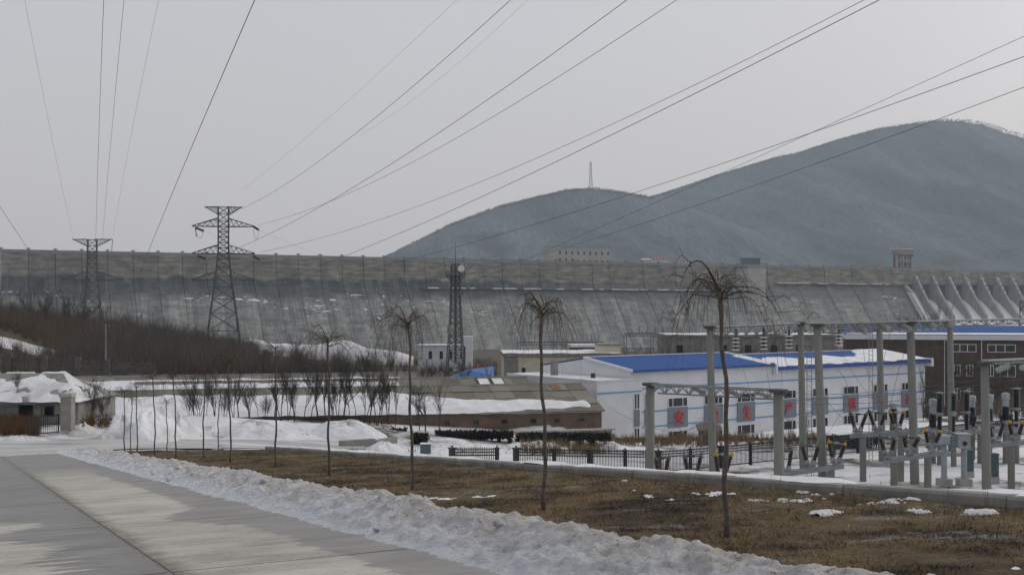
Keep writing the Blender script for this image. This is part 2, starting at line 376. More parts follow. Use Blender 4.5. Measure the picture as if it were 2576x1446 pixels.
def dam_mat():
    t = NT('dam_concrete', .9, .15); v = t.pos(); x, y, z = t.sep(v)
    s = t.dot(v, (.9, .436, 0))
    sl = t.math('SUBTRACT', s, 0.0)
    streak = t.noise(t.comb(t.math('MULTIPLY', s, .42), t.math('MULTIPLY', z, .030), 0.0), 1.0, 8, .68)
    wide = t.noise(t.comb(t.math('MULTIPLY', s, .045), t.math('MULTIPLY', z, .03), 5.0), 1.0, 6, .65)
    lines = t.noise(t.comb(t.math('MULTIPLY', s, .035), t.math('MULTIPLY', z, .85), 2.0), 1.0, 7, .7)
    blot = t.noise(t.comb(t.math('MULTIPLY', s, .10), t.math('MULTIPLY', z, .16), 9.0), 1.0, 8, .7)
    fine = t.noise(t.comb(t.math('MULTIPLY', s, .5), t.math('MULTIPLY', z, .8), 1.0), 1.0, 8, .7)
    patch = t.noise(t.comb(t.math('MULTIPLY', s, .055), t.math('MULTIPLY', z, .34), 12.0), 1.0, 6, .62)
    up = t.mix(t.step(t.math('ADD', t.math('MULTIPLY', lines, .6), t.math('MULTIPLY', patch, .4)), .36, .64), (.155, .142, .118), (.335, .315, .27))
    lo = t.mix(t.step(t.math('ADD', t.math('MULTIPLY', streak, .5), t.math('MULTIPLY', fine, .5)), .36, .62), (.145, .15, .142), (.33, .335, .32))
    zz = t.math('ADD', z, t.math('MULTIPLY', t.math('SUBTRACT', wide, .5), 20.0))
    zf = t.math('DIVIDE', t.math('ADD', zz, 25.0), 85.0)
    col = t.mix(t.ramp(zf, [(.67, 0.0), (.74, 1.0)]), lo, up)
    strip = t.node('ShaderNodeTexWhiteNoise', noise_dimensions='1D')
    t.l.new(t.math('FLOOR', t.math('DIVIDE', t.math('ADD', s, t.math('MULTIPLY', wide, 9.0)), 4.6)), strip.inputs['W'])
    col = t.mix(1.0, col, t.mix(t.ramp(zf, [(.52, .9), (.66, .2)]), (1, 1, 1), t.ramp(strip.outputs['Value'], [(0, .74), (1, 1.2)])), 'MULTIPLY')
    band = t.ramp(zf, [(.50, 0.0), (.575, .85), (.70, 1.0), (.74, 0.0)])
    leftish = t.ramp(t.math('DIVIDE', t.math('ADD', s, 200.0), 1100.0), [(.55, 1.0), (.75, .55)])
    bk = t.math('MULTIPLY', t.math('MULTIPLY', band, leftish), t.ramp(t.math('ADD', t.math('ADD', t.math('MULTIPLY', blot, .55), t.math('MULTIPLY', streak, .35)), t.math('MULTIPLY', strip.outputs['Value'], .12)), [(.42, .45), (.53, 1.0)]))
    col = t.mix(bk, col, (.040, .046, .048))
    col = t.mix(t.ramp(lines, [(.33, .9), (.40, 0.0)]), col, (.085, .082, .074))
    col = t.mix(t.ramp(t.math('ADD', t.math('MULTIPLY', streak, .75), t.math('MULTIPLY', fine, .25)), [(.62, 0.0), (.70, .6)]), col, (.44, .44, .43))
    col = t.mix(t.ramp(streak, [(.29, .75), (.38, 0.0)]), col, (.085, .088, .085))
    col = t.mix(t.ramp(fine, [(.60, 0.0), (.67, .85)]), col, (.075, .076, .072))
    col = t.mix(1.0, col, t.ramp(blot, [(.34, .62), (.66, 1.25)]), 'MULTIPLY'); col = t.mix(1.0, col, t.ramp(patch, [(.36, .78), (.64, 1.16)]), 'MULTIPLY')
    col = t.mix(1.0, col, t.ramp(t.objrand(), [(0, .86), (1, 1.10)]), 'MULTIPLY')
    t.bump(t.math('ADD', lines, streak), .5, .5); return t.color(col)
M['dam'] = dam_mat()
M['pier'] = simple('pier_concrete', (.20, .21, .205), (.33, .34, .33), .12, .9, .0, detail=8)
M['gate_dark'] = simple('dark_gate_steel', (.030, .038, .052), (.05, .06, .078), .2, .7)
M['parapet'] = simple('parapet_concrete', (.21, .225, .235), (.29, .30, .31), .3, .9)
M['spill_ice'] = simple('frozen_spillway', (.72, .71, .74), (.86, .85, .87), .05, .7, .2, detail=8)
M['green_cab'] = simple('green_glass_cab', (.05, .12, .118), (.085, .165, .16), .3, .4)
M['crane_red'] = simple('rust_red_crane_paint', (.10, .032, .034), (.15, .05, .05), .4, .6)
M['crest_wall'] = simple('pale_olive_wall', (.32, .33, .295), (.40, .405, .365), .1, .9)
M['house_white'] = simple('pale_house_wall', (.42, .42, .43), (.52, .52, .53), .1, .9)
M['house_red'] = simple('red_roof', (.30, .10, .09), (.38, .14, .12), .1, .9)
M['house_orange'] = simple('orange_wall', (.52, .26, .18), (.6, .3, .22), .1, .9)
M['red_sheet'] = simple('red_panel', (.36, .06, .05), (.45, .085, .07), .7, .6)
M['blue_tarp'] = simple('blue_tarpaulin', (.05, .14, .36), (.075, .18, .43), .6, .5, .3)
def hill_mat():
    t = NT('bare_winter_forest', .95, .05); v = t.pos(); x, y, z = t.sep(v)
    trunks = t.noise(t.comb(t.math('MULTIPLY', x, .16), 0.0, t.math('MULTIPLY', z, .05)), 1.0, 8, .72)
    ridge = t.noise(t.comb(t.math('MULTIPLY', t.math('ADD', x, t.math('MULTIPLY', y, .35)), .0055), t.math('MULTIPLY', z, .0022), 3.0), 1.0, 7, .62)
    col = t.ramp(trunks, [(.28, (.046, .062, .075)), (.50, (.080, .100, .116)), (.64, (.125, .146, .162)), (.80, (.27, .29, .31))])  # forest greys tinted blue: distance haze painted into the colour, besides the haze volume
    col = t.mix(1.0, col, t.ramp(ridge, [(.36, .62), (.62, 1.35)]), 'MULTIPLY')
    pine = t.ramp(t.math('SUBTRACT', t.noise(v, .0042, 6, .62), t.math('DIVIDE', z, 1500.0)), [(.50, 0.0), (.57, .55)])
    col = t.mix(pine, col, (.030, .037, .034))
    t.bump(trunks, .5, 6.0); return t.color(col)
M['hill'] = hill_mat()

# ---------------------------------------------------------------- terrain shape
def P(X, Y): return 11.15 - .0857 * Y + .0393 * X           # the falling plane of the road and the grass verge
def E(X, Y): return (X - K0.x) * DE.x + (Y - K0.y) * DE.y
def T(X, Y): return (X - K0.x) * DT.x + (Y - K0.y) * DT.y
def ET(e, t): return K0 + DE * e + DT * t
def fence_d(X, Y): return (X - 9.2) * -.54 + (Y - 84.3) * .84
def hill_h(X, Y):
    a = interp(X, [(-260, 24), (-200, 19), (-115, 12), (-90, 8), (-70, 4.6), (-50, 2.2), (-20, .6), (10, 0)])
    return a * smooth((Y - 165) / 85) * (1 - smooth((Y - 300) / 120))
def zl(X, Y):
    b = interp(X, [(-60, 3.9), (-35, 3.5), (-15, 2.4), (0, 1.2), (12, 0.0)]) * (1 - smooth((Y - 125) / 80))
    b -= 3.7 * smooth((fence_d(X, Y) - 17) / 7) * smooth((X - 4) / 10)
    b -= .0285 * max(0.0, min(Y, 900) - 150)
    return b + hill_h(X, Y)
def H(X, Y):
    e, t = E(X, Y), T(X, Y)
    cut = .08 * (1 - smooth((t - 42.5) / 2))
    if e <= 0: up = P(X, Y) - cut
    else:
        q = ET(0, t); up = P(q.x, q.y) - cut - e * 1.15
    lo = zl(X, Y); k = .7
    d = max(k - abs(up - lo), 0) / k
    return max(up, lo) + d * d * k * .25
def G(x, y, y0=20.0, y1=200.0, dy=.25):
    "ground point under a photo pixel"
    Y = y0
    while Y < y1:
        q = W(x, y, Y)
        if q.z <= H(q.x, q.y): return q
        Y += dy
    return W(x, y, y1)

# ---------------------------------------------------------------- ground, roads, verge
def axis(parts):
    out = []
    for a, b, d in parts:
        q = a
        while q < b - 1e-6: out.append(q); q += d
    out.append(parts[-1][1]); return out
def geo(a, b, r):
    out, q, d = [], a, 40.0
    while q < b: out.append(q); q += d; d *= r
    return out + [b]
xs = [-q for q in geo(230, 4300, 1.35)][::-1] + axis([(-226, -70, 5), (-70, 66, 1.0), (66, 230, 5)])[:-1] + geo(230, 4300, 1.35)
ys = [-4300, -2500, -1200, -500, -200] + axis([(-80, -10, 7), (-10, 134, 1.0), (134, 330, 4), (330, 960, 18)]) + geo(1000, 4300, 1.35)
mb = MB(); nx, ny = len(xs), len(ys)
for Y in ys:
    for X in xs:
        z = H(X, Y) + (.10 * fbm(X * .25, Y * .25) if Y < 300 else 0)
        e, t = E(X, Y), T(X, Y)
        if -20 < e < .4 and t < 42: z = min(z, H(X, Y)) - .03
        z += .9 * math.exp(-((X + 25) / 9) ** 2 - ((Y - 92) / 3.5) ** 2) + .5 * math.exp(-((X + 13) / 7) ** 2 - ((Y - 94) / 2.5) ** 2)
        mb.v.append(Vector((X, Y, z)))
for j in range(ny - 1):
    for i in range(nx - 1): mb.face(j*nx+i, j*nx+i+1, (j+1)*nx+i+1, (j+1)*nx+i)
mb.build('ground', M['ground'], smooth_=True, kind='structure')

road = tag(bpy.data.objects.new('road', None), kind='structure'); C.objects.link(road); WL['road'] = Vector((0, 0, 0))
JT = [-6.9 + 6.1 * k for k in range(-3, 10)]
for e0, e1 in ((-18.6, -14.5), (-14.5, -10.25), (-10.25, -5.95)):
    for a, b in zip(JT, JT[1:]):
        sh = 0.0 if e1 > -11 else .9
        mb = MB(); nu, nv = 6, 4; g = .024
        def fn(u, v):
            q = ET(e0 + g + (e1 - e0 - 2*g) * v, a + sh + g + (b - a - 2*g) * u)
            return (q.x, q.y, P(q.x, q.y))
        mb.grid(fn, nu, nv); n = len(mb.v)
        edge = [i*(nv+1) for i in range(nu+1)] + [nu*(nv+1)+j for j in range(1, nv+1)] + [i*(nv+1)+nv for i in range(nu-1, -1, -1)] + [j for j in range(nv-1, 0, -1)]
        low = [mb.p(mb.v[k] - Vector((0, 0, .16))) for k in edge]
        for k in range(len(edge)): mb.face(edge[k], edge[(k+1) % len(edge)], low[(k+1) % len(edge)], low[k])
        mb.build('road_slab', M['road'], road)
for e in (-14.5, -10.25):
    mb = MB(); mb.grid(lambda u, v: (lambda q: (q.x, q.y, P(q.x, q.y) - .010))(ET(e - .03 + .06 * v, -24 + 67 * u)), 60, 1); mb.build('joint_seal', M['road'], road)
mb = MB(); top = [(-260, 1106), (-100, 1108), (60, 1110), (160, 1107), (300, 1106), (500, 1106), (700, 1107), (800, 1108), (905, 1112)]
bot = [(-260, 1215), (-100, 1190), (60, 1164), (160, 1142), (330, 1130), (540, 1129), (700, 1128), (820, 1129), (925, 1131)]
def icef(u, v):
    i = min(int(u * 8), 7); f = u * 8 - i
    a = [top[i][k] + (top[i+1][k] - top[i][k]) * f for k in (0, 1)]; b = [bot[i][k] + (bot[i+1][k] - bot[i][k]) * f for k in (0, 1)]
    qa, qb = G(*a), G(*b)
    q = qb + (qa - qb) * v; return (q.x, q.y, H(q.x, q.y) + .045)
mb.grid(icef, 48, 14); mb.build('icy_road', M['ice'], smooth_=True, kind='structure')

def verge_z(e, t):
    q = ET(e, t)
    return q, P(q.x, q.y) + .05 + .06 * fbm(q.x * .9, q.y * .9) + .02 * n3(q.x * 5, q.y * 5)
mb = MB()
def vf(u, v):
    e = -6.9 + 6.85 * v; t = -22 + (30 - 2 * e + 22) * u
    q, z = verge_z(e, t); return (q.x, q.y, z)
mb.grid(vf, 300, 34); mb.build('grass_verge', M['verge'], smooth_=True, kind='structure')
def wetness(q):
    return fbm(q.x * .55 + 3, q.y * .8, 2.0, 3)
rng = np.random.default_rng(5)
def blades(name, spots, hmin, hmax, wid, mat, lean=1.0, **kw):
    "one triangle per blade, mostly lying over"
    n = len(spots); p = np.array(spots)
    a = rng.uniform(0, 2*np.pi, n); h = rng.uniform(hmin, hmax, n); l = rng.uniform(.15, 1.0, n) * lean
    b = rng.uniform(0, 2*np.pi, n); w = wid * rng.uniform(.6, 1.4, n)
    side = np.stack([np.cos(b) * w, np.sin(b) * w, np.zeros(n)], 1)
    tip = p + np.stack([np.cos(a) * h * l, np.sin(a) * h * l, h * .62 * np.sqrt(np.maximum(.02, 1 - np.minimum(l, .99)**2))], 1)
    return npmesh(name, np.stack([p - side, p + side, tip], 1).reshape(-1, 3), n, 3, mat, kind='stuff', **kw)
spots = []
for k in range(250000):
    t = -16 + 58 * (random.random() ** 1.9); e = random.uniform(-6.5, -.1)
    if t > 30 - 2 * e: continue
    q, z = verge_z(e, t)
    w = wetness(q)
    if w > .16 and random.random() < .9: continue
    if fbm(q.x * 2.2, q.y * 2.2, 9.0, 2) > .22 and random.random() < .7: continue
    spots.append((q.x, q.y, z - .01))
blades('dry_grass', spots, .04, .14, .005, M['blade'], 1.5)
def tufts(name, n, per, t0, t1, e0, e1, h0, h1, mat, wid):
    out = []
    for k in range(n):
        t = t0 + (t1 - t0) * random.random() ** 1.6; e = random.uniform(e0, e1)
        if t > 29 - 2 * e: continue
        q, z = verge_z(e, t)
        if wetness(q) > .22 or fbm(q.x * .75, q.y * .75, 4.0, 3) < -.12: continue
        for j in range(per): out.append((q.x + random.gauss(0, .05), q.y + random.gauss(0, .05), z - .01))
    return blades(name, out, h0, h1, wid, mat, 1.25)
tufts('straw_tufts', 2600, 16, -15, 26, -6.4, -.1, .05, .17, M['blade'], .0045)
tufts('weed_tufts', 260, 12, -14, 20, -2.6, -.2, .10, .30, M['brush'], .006)
# scraps of old snow along the kerb and in the wet hollows
def lumps(name, place, nu, nv, mat, **kw):
    mb = MB(); mb.grid(place, nu, nv)
    return mb.build(name, mat, smooth_=True, kind='stuff', **kw)
def scrap(u, v):
    e = -2.4 + 2.3 * v; t = -17 + 22 * u; q, z = verge_z(e, t)
    m = fbm(q.x * 1.1, q.y * 1.1, 4.0, 5) + .22 * fbm(q.x * 5.5, q.y * 5.5, 1.0, 5) + .10 * (1 - abs(v - .66) * 3.2) - .33 - .25 * smooth((t + 3) / 4) + .10 * math.exp(-((t + 6) / 4) ** 2)
    return (q.x, q.y, z + min(.035 + .05 * max(0, n3(q.x * 2.3, q.y * 2.3)), m * .4) + .02 * n3(q.x * 7, q.y * 7) + .014 * n3(q.x * 19, q.y * 19))
lumps('snow_scraps', scrap, 420, 60, M['snow'])
def scrap2(u, v):
    e = -6.2 + 4.2 * v; t = -14 + 22 * u; q, z = verge_z(e, t)
    m = wetness(q) - .47 - .08 * v + .34 * fbm(q.x * 3.5, q.y * 3.5, 5.0, 5)
    return (q.x, q.y, z + min(.05, m * .35) + .012 * n3(q.x * 9, q.y * 9))
lumps('slush_patches', scrap2, 330, 64, M['snow'])

# ploughed bank between road and verge
def bank(u, v):
    t = -20 + 67 * u ** 1.35
    wob = .22 * fbm(t * .35, 1.0, 0, 3) + .10 * n3(t * 1.7, 4.0) + (.07 * n3(t * 5.5, 9.0) + .03 * n3(t * 15, 2.0)) * (1 - v)
    e = -7.62 + wob + (1.66 + .22 * n3(t * .3, 8.0)) * v
    hgt = .30 + .10 * fbm(t * .5, 3.3, 0, 3) + .09 * max(0, n3(t * .9, 6.0))
    hgt *= smooth((47.5 - t) / 6) * .9 + .1
    prof = interp(v, [(0, 0), (.12, .16), (.35, .52), (.62, .88), (.78, 1.0), (.9, .82), (1, -.25)])
    q = ET(e, t)
    rough = (.10 * fbm(q.x * 1.7, q.y * 1.7, 0, 5) + .075 * (.3 - abs(fbm(q.x * 3.2, q.y * 3.2, 3, 4))) + .045 * max(0, n3(q.x * 7, q.y * 7, 1.0)) + .02 * n3(q.x * 16, q.y * 16) + .085 * (.42 - noise.voronoi(Vector((q.x * 3.4, q.y * 3.4, 0)))[0][0]) + .05 * (.4 - noise.voronoi(Vector((q.x * 8, q.y * 8, 4)))[0][0])) * min(1.0, 4 * v + .02) * (1.0 if v < .97 else .3)
    return (q.x, q.y, P(q.x, q.y) - .012 + hgt * prof + rough)
mb = MB(); mb.grid(bank, 1150, 54); mb.build('snow_bank', M['bank_snow'], smooth_=True, kind='structure')
CL = []
for k in range(12):      # clods broken off the bank onto its foot and crest
    t = random.uniform(-9, 14); e = random.uniform(-7.6, -6.2); q = ET(e, t); r = random.uniform(.03, .085)
    mb = MB(); zc = P(q.x, q.y) + (.08 if e < -7.2 else .27)
    prof = [(r*.3, -r*.6), (r*.9, -r*.2), (r, r*.15), (r*.6, r*.55), (.001, r*.7)]
    mb.lathe((q.x, q.y, zc), (.2, .1, 1), prof, 7)
    mb.v = [c + Vector((n3(c.x*30, c.y*30, c.z*30), n3(c.y*30, c.z*30), n3(c.z*30, c.x*30))) * r * .5 for c in mb.v]
    ob = mb.build('snow_clod', M['bank_snow'], smooth_=True, origin=(q.x, q.y, zc))
    tag(ob, None, 'snow clod', 'snow clods on the ploughed bank'); CL.append((q.x / q.y, ob))
for k, (_, ob) in enumerate(sorted(CL, key=lambda c: c[0])): ob['label'] = 'dirty frozen snow clod on the ploughed bank, %s from the left' % ORD[k]

# kerb between verge and the yard below
kerb = empty('kerb', (K0.x, K0.y, P(K0.x, K0.y)), 'long pale concrete kerb along the far edge of the brown verge', 'kerb')
for k in range(-9, 12):
    a, b = 3.0 * k + .01, 3.0 * k + 2.985
    if a > 30: break
    mb = MB(); jog = random.uniform(-.012, .012)
    pts = []
    for t in (a, b):
        for e, dz in ((0.0, -.5), (.0, .15), (.035, .19), (.30, .19), (.32, -.6)):
            q = ET(e + jog, t); pts.append((q.x, q.y, P(q.x, q.y) + dz + jog * .5))
    i = [mb.p(c) for c in pts]
    mb.face(*i[:5]); mb.face(*i[5:][::-1])
    for j in range(5): mb.face(i[j], i[5+j], i[5+(j+1) % 5], i[(j+1) % 5])
    mb.build('kerb_stone', M['dark_concrete'], kerb)
def kerbsnow(u, v):
    t = -27 + 57 * u; e = .02 + .5 * v; q = ET(e, t)
    m = fbm(t * .35, 2.0, 0, 4) - .16 + .30 * v
    return (q.x, q.y, P(q.x, q.y) + .185 + min(.05, .18 * m))
lumps('kerb_snow', kerbsnow, 300, 5, M['clean_snow'])

# ---------------------------------------------------------------- the dam
D0, DU, DN = Vector((-365, 795, 0)), Vector((.9, .436, 0)), Vector((.436, -.9, 0))
def DP(s, n, z):
    q = D0 + DU * s + DN * n; return Vector((q.x, q.y, z))
def dam_s(x):
    q = (x - CX) / F; return (365 + 795 * q) / (.9 - .436 * q)
dam = empty('dam', DP(430, 0, -25), 'long grey concrete gravity dam closing the valley behind the yard', 'dam')
S0, S1 = -198.0, 864.0
nb = int((S1 - S0) / 18)
for k in range(nb):
    s = S0 + 18 * k; j = random.uniform(-.35, .35); mb = MB()
    prof = [(-12, 52.9), (0 + j, 52.9), (j, 49.6), (.5 + j, 49.4), (.9 + j, 38.5), (2.2 + j, 34), (4.6 + j, 30), (8 + j, 26), (9 + .72 * 51, -25), (9 + .72 * 51, -34), (-12, -34)]
    mb.prism([DP(0, n, z) for n, z in prof], DU * (s + .22), DU * (s + 17.78))
    mb.build('dam_block', M['dam'], dam)
    mb = MB(); mb.prism([DP(0, n, z) for n, z in ((-.5, 52.92), (-.1, 52.92), (-.1, 54.75), (-.5, 54.75))], DU * (s + .05), DU * (s + 17.95))
    mb.prism([DP(0, n, z) for n, z in ((-.6, 54.75), (.1, 54.75), (.1, 55.0), (-.6, 55.0))], DU * (s + .05), DU * (s + 17.95))
    mb.build('parapet', M['parapet'], dam)
    mb = MB(); c = s + 18
    mb.prism([DP(0, n, z) for n, z in ((-1.2, 52.95), (.35, 52.95), (.35, 55.5), (-1.2, 55.5))], DU * (c - .6), DU * (c + .6))
    mb.prism([DP(0, n, z) for n, z in ((-1.6, 55.5), (.7, 55.5), (.7, 56.25), (-1.6, 56.25))], DU * (c - 1.3), DU * (c + 1.3))
    mb.build('parapet_post', M['parapet'], dam)
# open joints that show as dark seams, the two inspection walkways and the snow caught on ledges
def walkway(sa, sb, z, n0):
    n = int((sb - sa) / 18) + 1
    for k in range(n):
        a, b = sa + k * (sb - sa) / n, sa + (k + 1) * (sb - sa) / n
        mb = MB(); mb.prism([DP(0, n_, z_) for n_, z_ in ((n0 - 6, z - .9), (n0 + 1.6, z - .9), (n0 + 1.6, z), (n0 - 6, z))], DU * (a + .03), DU * (b - .03))
        mb.build('walkway_slab', M['dark_steel'], dam)
        for q in range(random.randint(0, 2)):
            c = random.uniform(a, b - 3); l = random.uniform(3, 13); mb = MB()
            l = min(l, sb - c)
            mb.prism([DP(0, n_, z_) for n_, z_ in ((n0 - 2, z), (n0 + 1.5, z), (n0 + 1.2, z + .45), (n0 - 2, z + .8))], DU * c, DU * (c + l))
            mb.build('ledge_snow', M['clean_snow'], dam)
walkway(dam_s(1050), dam_s(1866), 29.4, 6.2)
walkway(dam_s(1945), dam_s(2284), 37.3, 2.0)
mb = MB()
def face_n(z):
    return interp(z, [(-25, 45.7), (26, 8.0), (30, 4.6), (34, 2.2), (38.5, .9), (53, 0)])
def dam_patch(x, y, wpx, hpx, seed):
    "ragged snow lying on the rough sloped face"
    s = dam_s(x)
    for it in range(4):
        Y = (D0 + DU * s).y; z = EYE + (HY - y) * (Y - 20) / F; n = face_n(z)
        qn = DP(s, n, z); s += (W(x, y, qn.y).x - qn.x) / .9 * .8
    Y = (DP(s, n, z)).y; w, h = wpx * Y / F, hpx * Y / F
    k = 12; c = mb.p(DP(s, n + .55, z)); r = []
    for i in range(k):
        a = 2 * math.pi * i / k; f = .65 + .6 * n3(seed, i * 1.7)
        ss, zz = s + math.cos(a) * w * f * .5, z + math.sin(a) * h * f * .5
        r.append(mb.p(DP(ss, face_n(zz) + .35, zz)))
    for i in range(k): mb.face(c, r[i], r[(i+1) % k])
pr = random.Random(3)
for (x, y, w, h) in [(475, 750, 46, 4), (600, 752, 34, 8), (640, 755, 40, 9), (668, 758, 16, 5), (560, 748, 24, 4), (520, 744, 16, 4), (895, 741, 46, 5), (835, 754, 26, 7),
                     (800, 755, 22, 4), (800, 769, 34, 6), (820, 783, 40, 6), (790, 778, 20, 3), (845, 777, 20, 4), (772, 765, 10, 4), (920, 778, 14, 6), (690, 773, 8, 4), (720, 776, 18, 6),
                     (775, 796, 14, 4), (954, 800, 14, 10), (1025, 757, 10, 4), (1040, 772, 8, 5), (1085, 757, 34, 3), (1115, 757, 12, 4), (1190, 785, 44, 2.5), (1215, 783, 30, 2.5),
                     (25, 733, 18, 3), (8, 735, 12, 3), (120, 733, 14, 3), (142, 743, 10, 3), (350, 790, 12, 4), (2225, 746, 30, 3), (2250, 749, 24, 3), (2255, 790, 10, 4), (965, 745, 6, 10), (962, 765, 6, 12), (1300, 840, 7, 6), (1045, 835, 9, 4), (2340, 700, 3, 3)]:
    dam_patch(x, y, w, h, x * .37)
    for q in range(4): dam_patch(x + pr.gauss(0, w * .6), y + pr.gauss(0, 4), pr.uniform(.1, .4) * w, pr.uniform(1.2, 3), pr.random() * 99)
for k in range(170):
    x = pr.uniform(430, 1330); dam_patch(x, pr.gauss(790, 42), pr.uniform(1.5, 4), pr.uniform(1, 4.5), pr.random() * 99)
mb.build('caught_snow', M['clean_snow'], dam, kind='stuff')
# gate tower with the glazed cab
gt = empty('gate_tower', DP(668, 0, 0), 'square concrete gate tower with a green glazed cab standing on the dam', 'tower')
def dbox(name, s0, s1, n0, n1, z0, z1, mat, par, mb=None):
    own = mb is None; mb = mb or MB()
    mb.prism([DP(0, n, z) for n, z in ((n0, z0), (n1, z0), (n1, z1), (n0, z1))], DU * s0, DU * s1)
    if own: return mb.build(name, mat, par)
dbox('shaft', 646, 667, .5, 19, -12, 52.5, M['shaft'], gt)
dbox('deck', 643.5, 669.5, -1.5, 20, 52.5, 54.2, M['pier'], gt)
cab = dbox('cab', 648.5, 663.5, 4, 15, 54.2, 60.6, M['green_cab'], gt)
mb = MB()
for k in range(6): dbox('', 648.4 + 2.96 * k, 648.75 + 2.96 * k, 14.9, 15.2, 54.2, 60.6, None, None, mb)
for z in (54.2, 57.6, 60.2): dbox('', 648.4, 663.6, 15.2, 15.35, z, z + .35, None, None, mb)
mb.build('cab_frame', M['dark_steel'], cab)
dbox('cab_roof', 647.6, 664.4, 3.2, 16, 60.6, 61.3, M['pier'], gt)
mb = MB()
for k in range(14): mb.bar(DP(644 + 1.9 * k, 19.8, 54.2), DP(644 + 1.9 * k, 19.8, 55.4), .09)
mb.bar(DP(644, 19.8, 55.4), DP(669, 19.8, 55.4), .09); mb.build('deck_railing', M['dark_steel'], gt, kind='stuff')
# spillway: sloped piers, dark gates, iced chute
sp = empty('spillway', DP(960, 0, -20), 'gated spillway at the right end of the dam, its chutes white with ice', 'spillway')
for k in range(13):
    s = 864.2 + 24 * k; mb = MB()
    mb.prism([DP(0, n, z) for n, z in ((-12, 53), (.3, 53), (.3, 49.5), (1, 38), (-1, 37.6), (-12, 37.6))], DU * (s + .1), DU * (s + 23.9)); mb.build('crest_wall', M['dam'], sp)
    dbox('parapet', s, s + 23.9, -.5, -.1, 52.92, 54.9, M['parapet'], sp)
    dbox('gate', s + .1, s + 23.9, -1.6, -.9, 20, 37.6, M['gate_dark'], sp)
    mb = MB(); mb.prism([DP(0, n, z) for n, z in ((-9, -25), (-9, 21.5), (1, 22.0), (5, 20.2), (10, 16.6), (16, 11.4), (23, 5.0), (31, -2.5), (42, -13), (56, -21), (70, -25), (70, -34), (-9, -34))], DU * (s + .0), DU * (s + 23.97))
    o = mb.build('chute', M['spill_ice'], sp)
    mb = MB(); mb.prism([DP(0, n, z) for n, z in ((-.8, 37.5), (-.8, 18), (4, 16), (20, 4), (32, -6), (31.5, 4.8), (15, 27.5), (3.2, 46.6), (1.05, 47.2), (1.05, 37.5))], DU * (s + 12.2), DU * (s + 15.6)); mb.build('pier', M['pier'], sp)
    mb = MB()
    for q in range(4): dbox('', s + 12.6, s + random.uniform(13.6, 15.4), 4.6 + q * 3.1, 5.2 + q * 3.1, 44 - q * 4.9, 45.6 - q * 4.9, None, None, mb)
    mb.build('pier_step_snow', M['clean_snow'], sp)
mb = MB(); mb.prism([DP(0, n, z) for n, z in ((-2, 38), (2, 38), (16, 27), (45, -14), (66, -24), (-2, -24))], DU * 861, DU * 865.5); mb.build('side_wall', M['pier'], sp)
mb = MB(); mb.prism([DP(0, n, z) for n, z in ((8, 30), (16.5, 27.5), (47, -14), (40, -14))], DU * 859.4, DU * 861.2); mb.build('side_wall_snow', M['clean_snow'], sp)
# things on the crest
def far_building(name, frame, u0, u1, w0, w1, z0, z1, wall, label, cat, rows, winw, winh, roofdz=.4, roof=None, group=None, frame_col=None):
    "plain block in the frame (origin, ux, back) with windows on its front; rows: (z, [u...])"
    o, ux, bk = frame; Mx = Matrix(((ux[0], bk[0], 0, o[0]), (ux[1], bk[1], 0, o[1]), (0, 0, 1, 0), (0, 0, 0, 1)))
    e = empty(name, Mx @ Vector(((u0 + u1) / 2, (w0 + w1) / 2, z0)), label, cat, group)
    mb = MB(Mx); mb.box(u0, u1, w0, w1, z0, z1); mb.build('wall', wall, e)
    if roof: mb = MB(Mx); mb.box(u0 - .3, u1 + .3, w0 - .3, w1 + .3, z1, z1 + roofdz); mb.build('roof', roof, e)
    for z, us in rows:
        for u in us:
            mb = MB(Mx); fw = min(.18, winw * .1); y0 = w0 - .10
            mb.box(u - winw/2, u + winw/2, y0, w0 + .02, z, z + fw); mb.box(u - winw/2, u + winw/2, y0, w0 + .02, z + winh - fw, z + winh)
            mb.box(u - winw/2, u - winw/2 + fw, y0, w0 + .02, z + fw, z + winh - fw); mb.box(u + winw/2 - fw, u + winw/2, y0, w0 + .02, z + fw, z + winh - fw)
            wo = mb.build('window', frame_col or M['white_frame'], e)
            mb = MB(Mx); mb.box(u - winw/2 + fw, u + winw/2 - fw, w0 - .03, w0 + .02, z + fw, z + winh - fw); mb.build('pane', M['glass'], wo)
    return e, Mx
sb = (dam_s(1403), dam_s(1556))
fr = (DP(sb[0], -14, 0), (.9, .436), (-.436, .9))
L = sb[1] - sb[0]; us = [L * (.155 + .1 * k) for k in range(9)]
cb, Mx = far_building('crest_building', fr, 0, L, 0, 12, 50, 68.2, M['crest_wall'], 'long pale windowed building standing on top of the dam crest', 'building', [(61.5, us), (54.8, us[:3])], 2.2, 3.2, .5, M['parapet'], frame_col=M['crest_wall'])
mb = MB(Mx)
for u in us[3:]: mb.box(u - 1.4, u + 1.4, -.08, .02, 55.2, 56.6)
mb.build('vent_strip', M['glass'], cb)
mb = MB(Mx); mb.prism([(-3.5, 0, 50), (0, 0, 50), (0, 0, 68), (-.6, 0, 66), (-1, 0, 60), (-2, 0, 57)], (0, .5, 0), (0, 3, 0)); mb.build('buttress', M['crest_wall'], cb)
mb = MB(Mx); mb.bar((0, 2, 68.7), (0, 2, 72), .12); mb.bar((L - .5, 2, 68.7), (L - .5, 2, 71), .12); mb.build('roof_rod', M['dark_steel'], cb, kind='stuff')
cr = empty('gantry_crane', DP(866, -4, 54), 'rust red gantry crane with a pale machine house on the dam crest', 'crane')
for s in (857.5, 873.2):
    for n in (-8.5, -1.5): dbox('leg', s, s + 1.7, n, n + 1.3, 52.9, 69, M['crane_red'], cr)
dbox('machine_house', 855.5, 876, -9.5, .5, 69.2, 74.8, M['dark_concrete'], cr); dbox('roof', 855.2, 876.3, -9.8, .8, 74.8, 75.5, M['clean_snow'], cr)
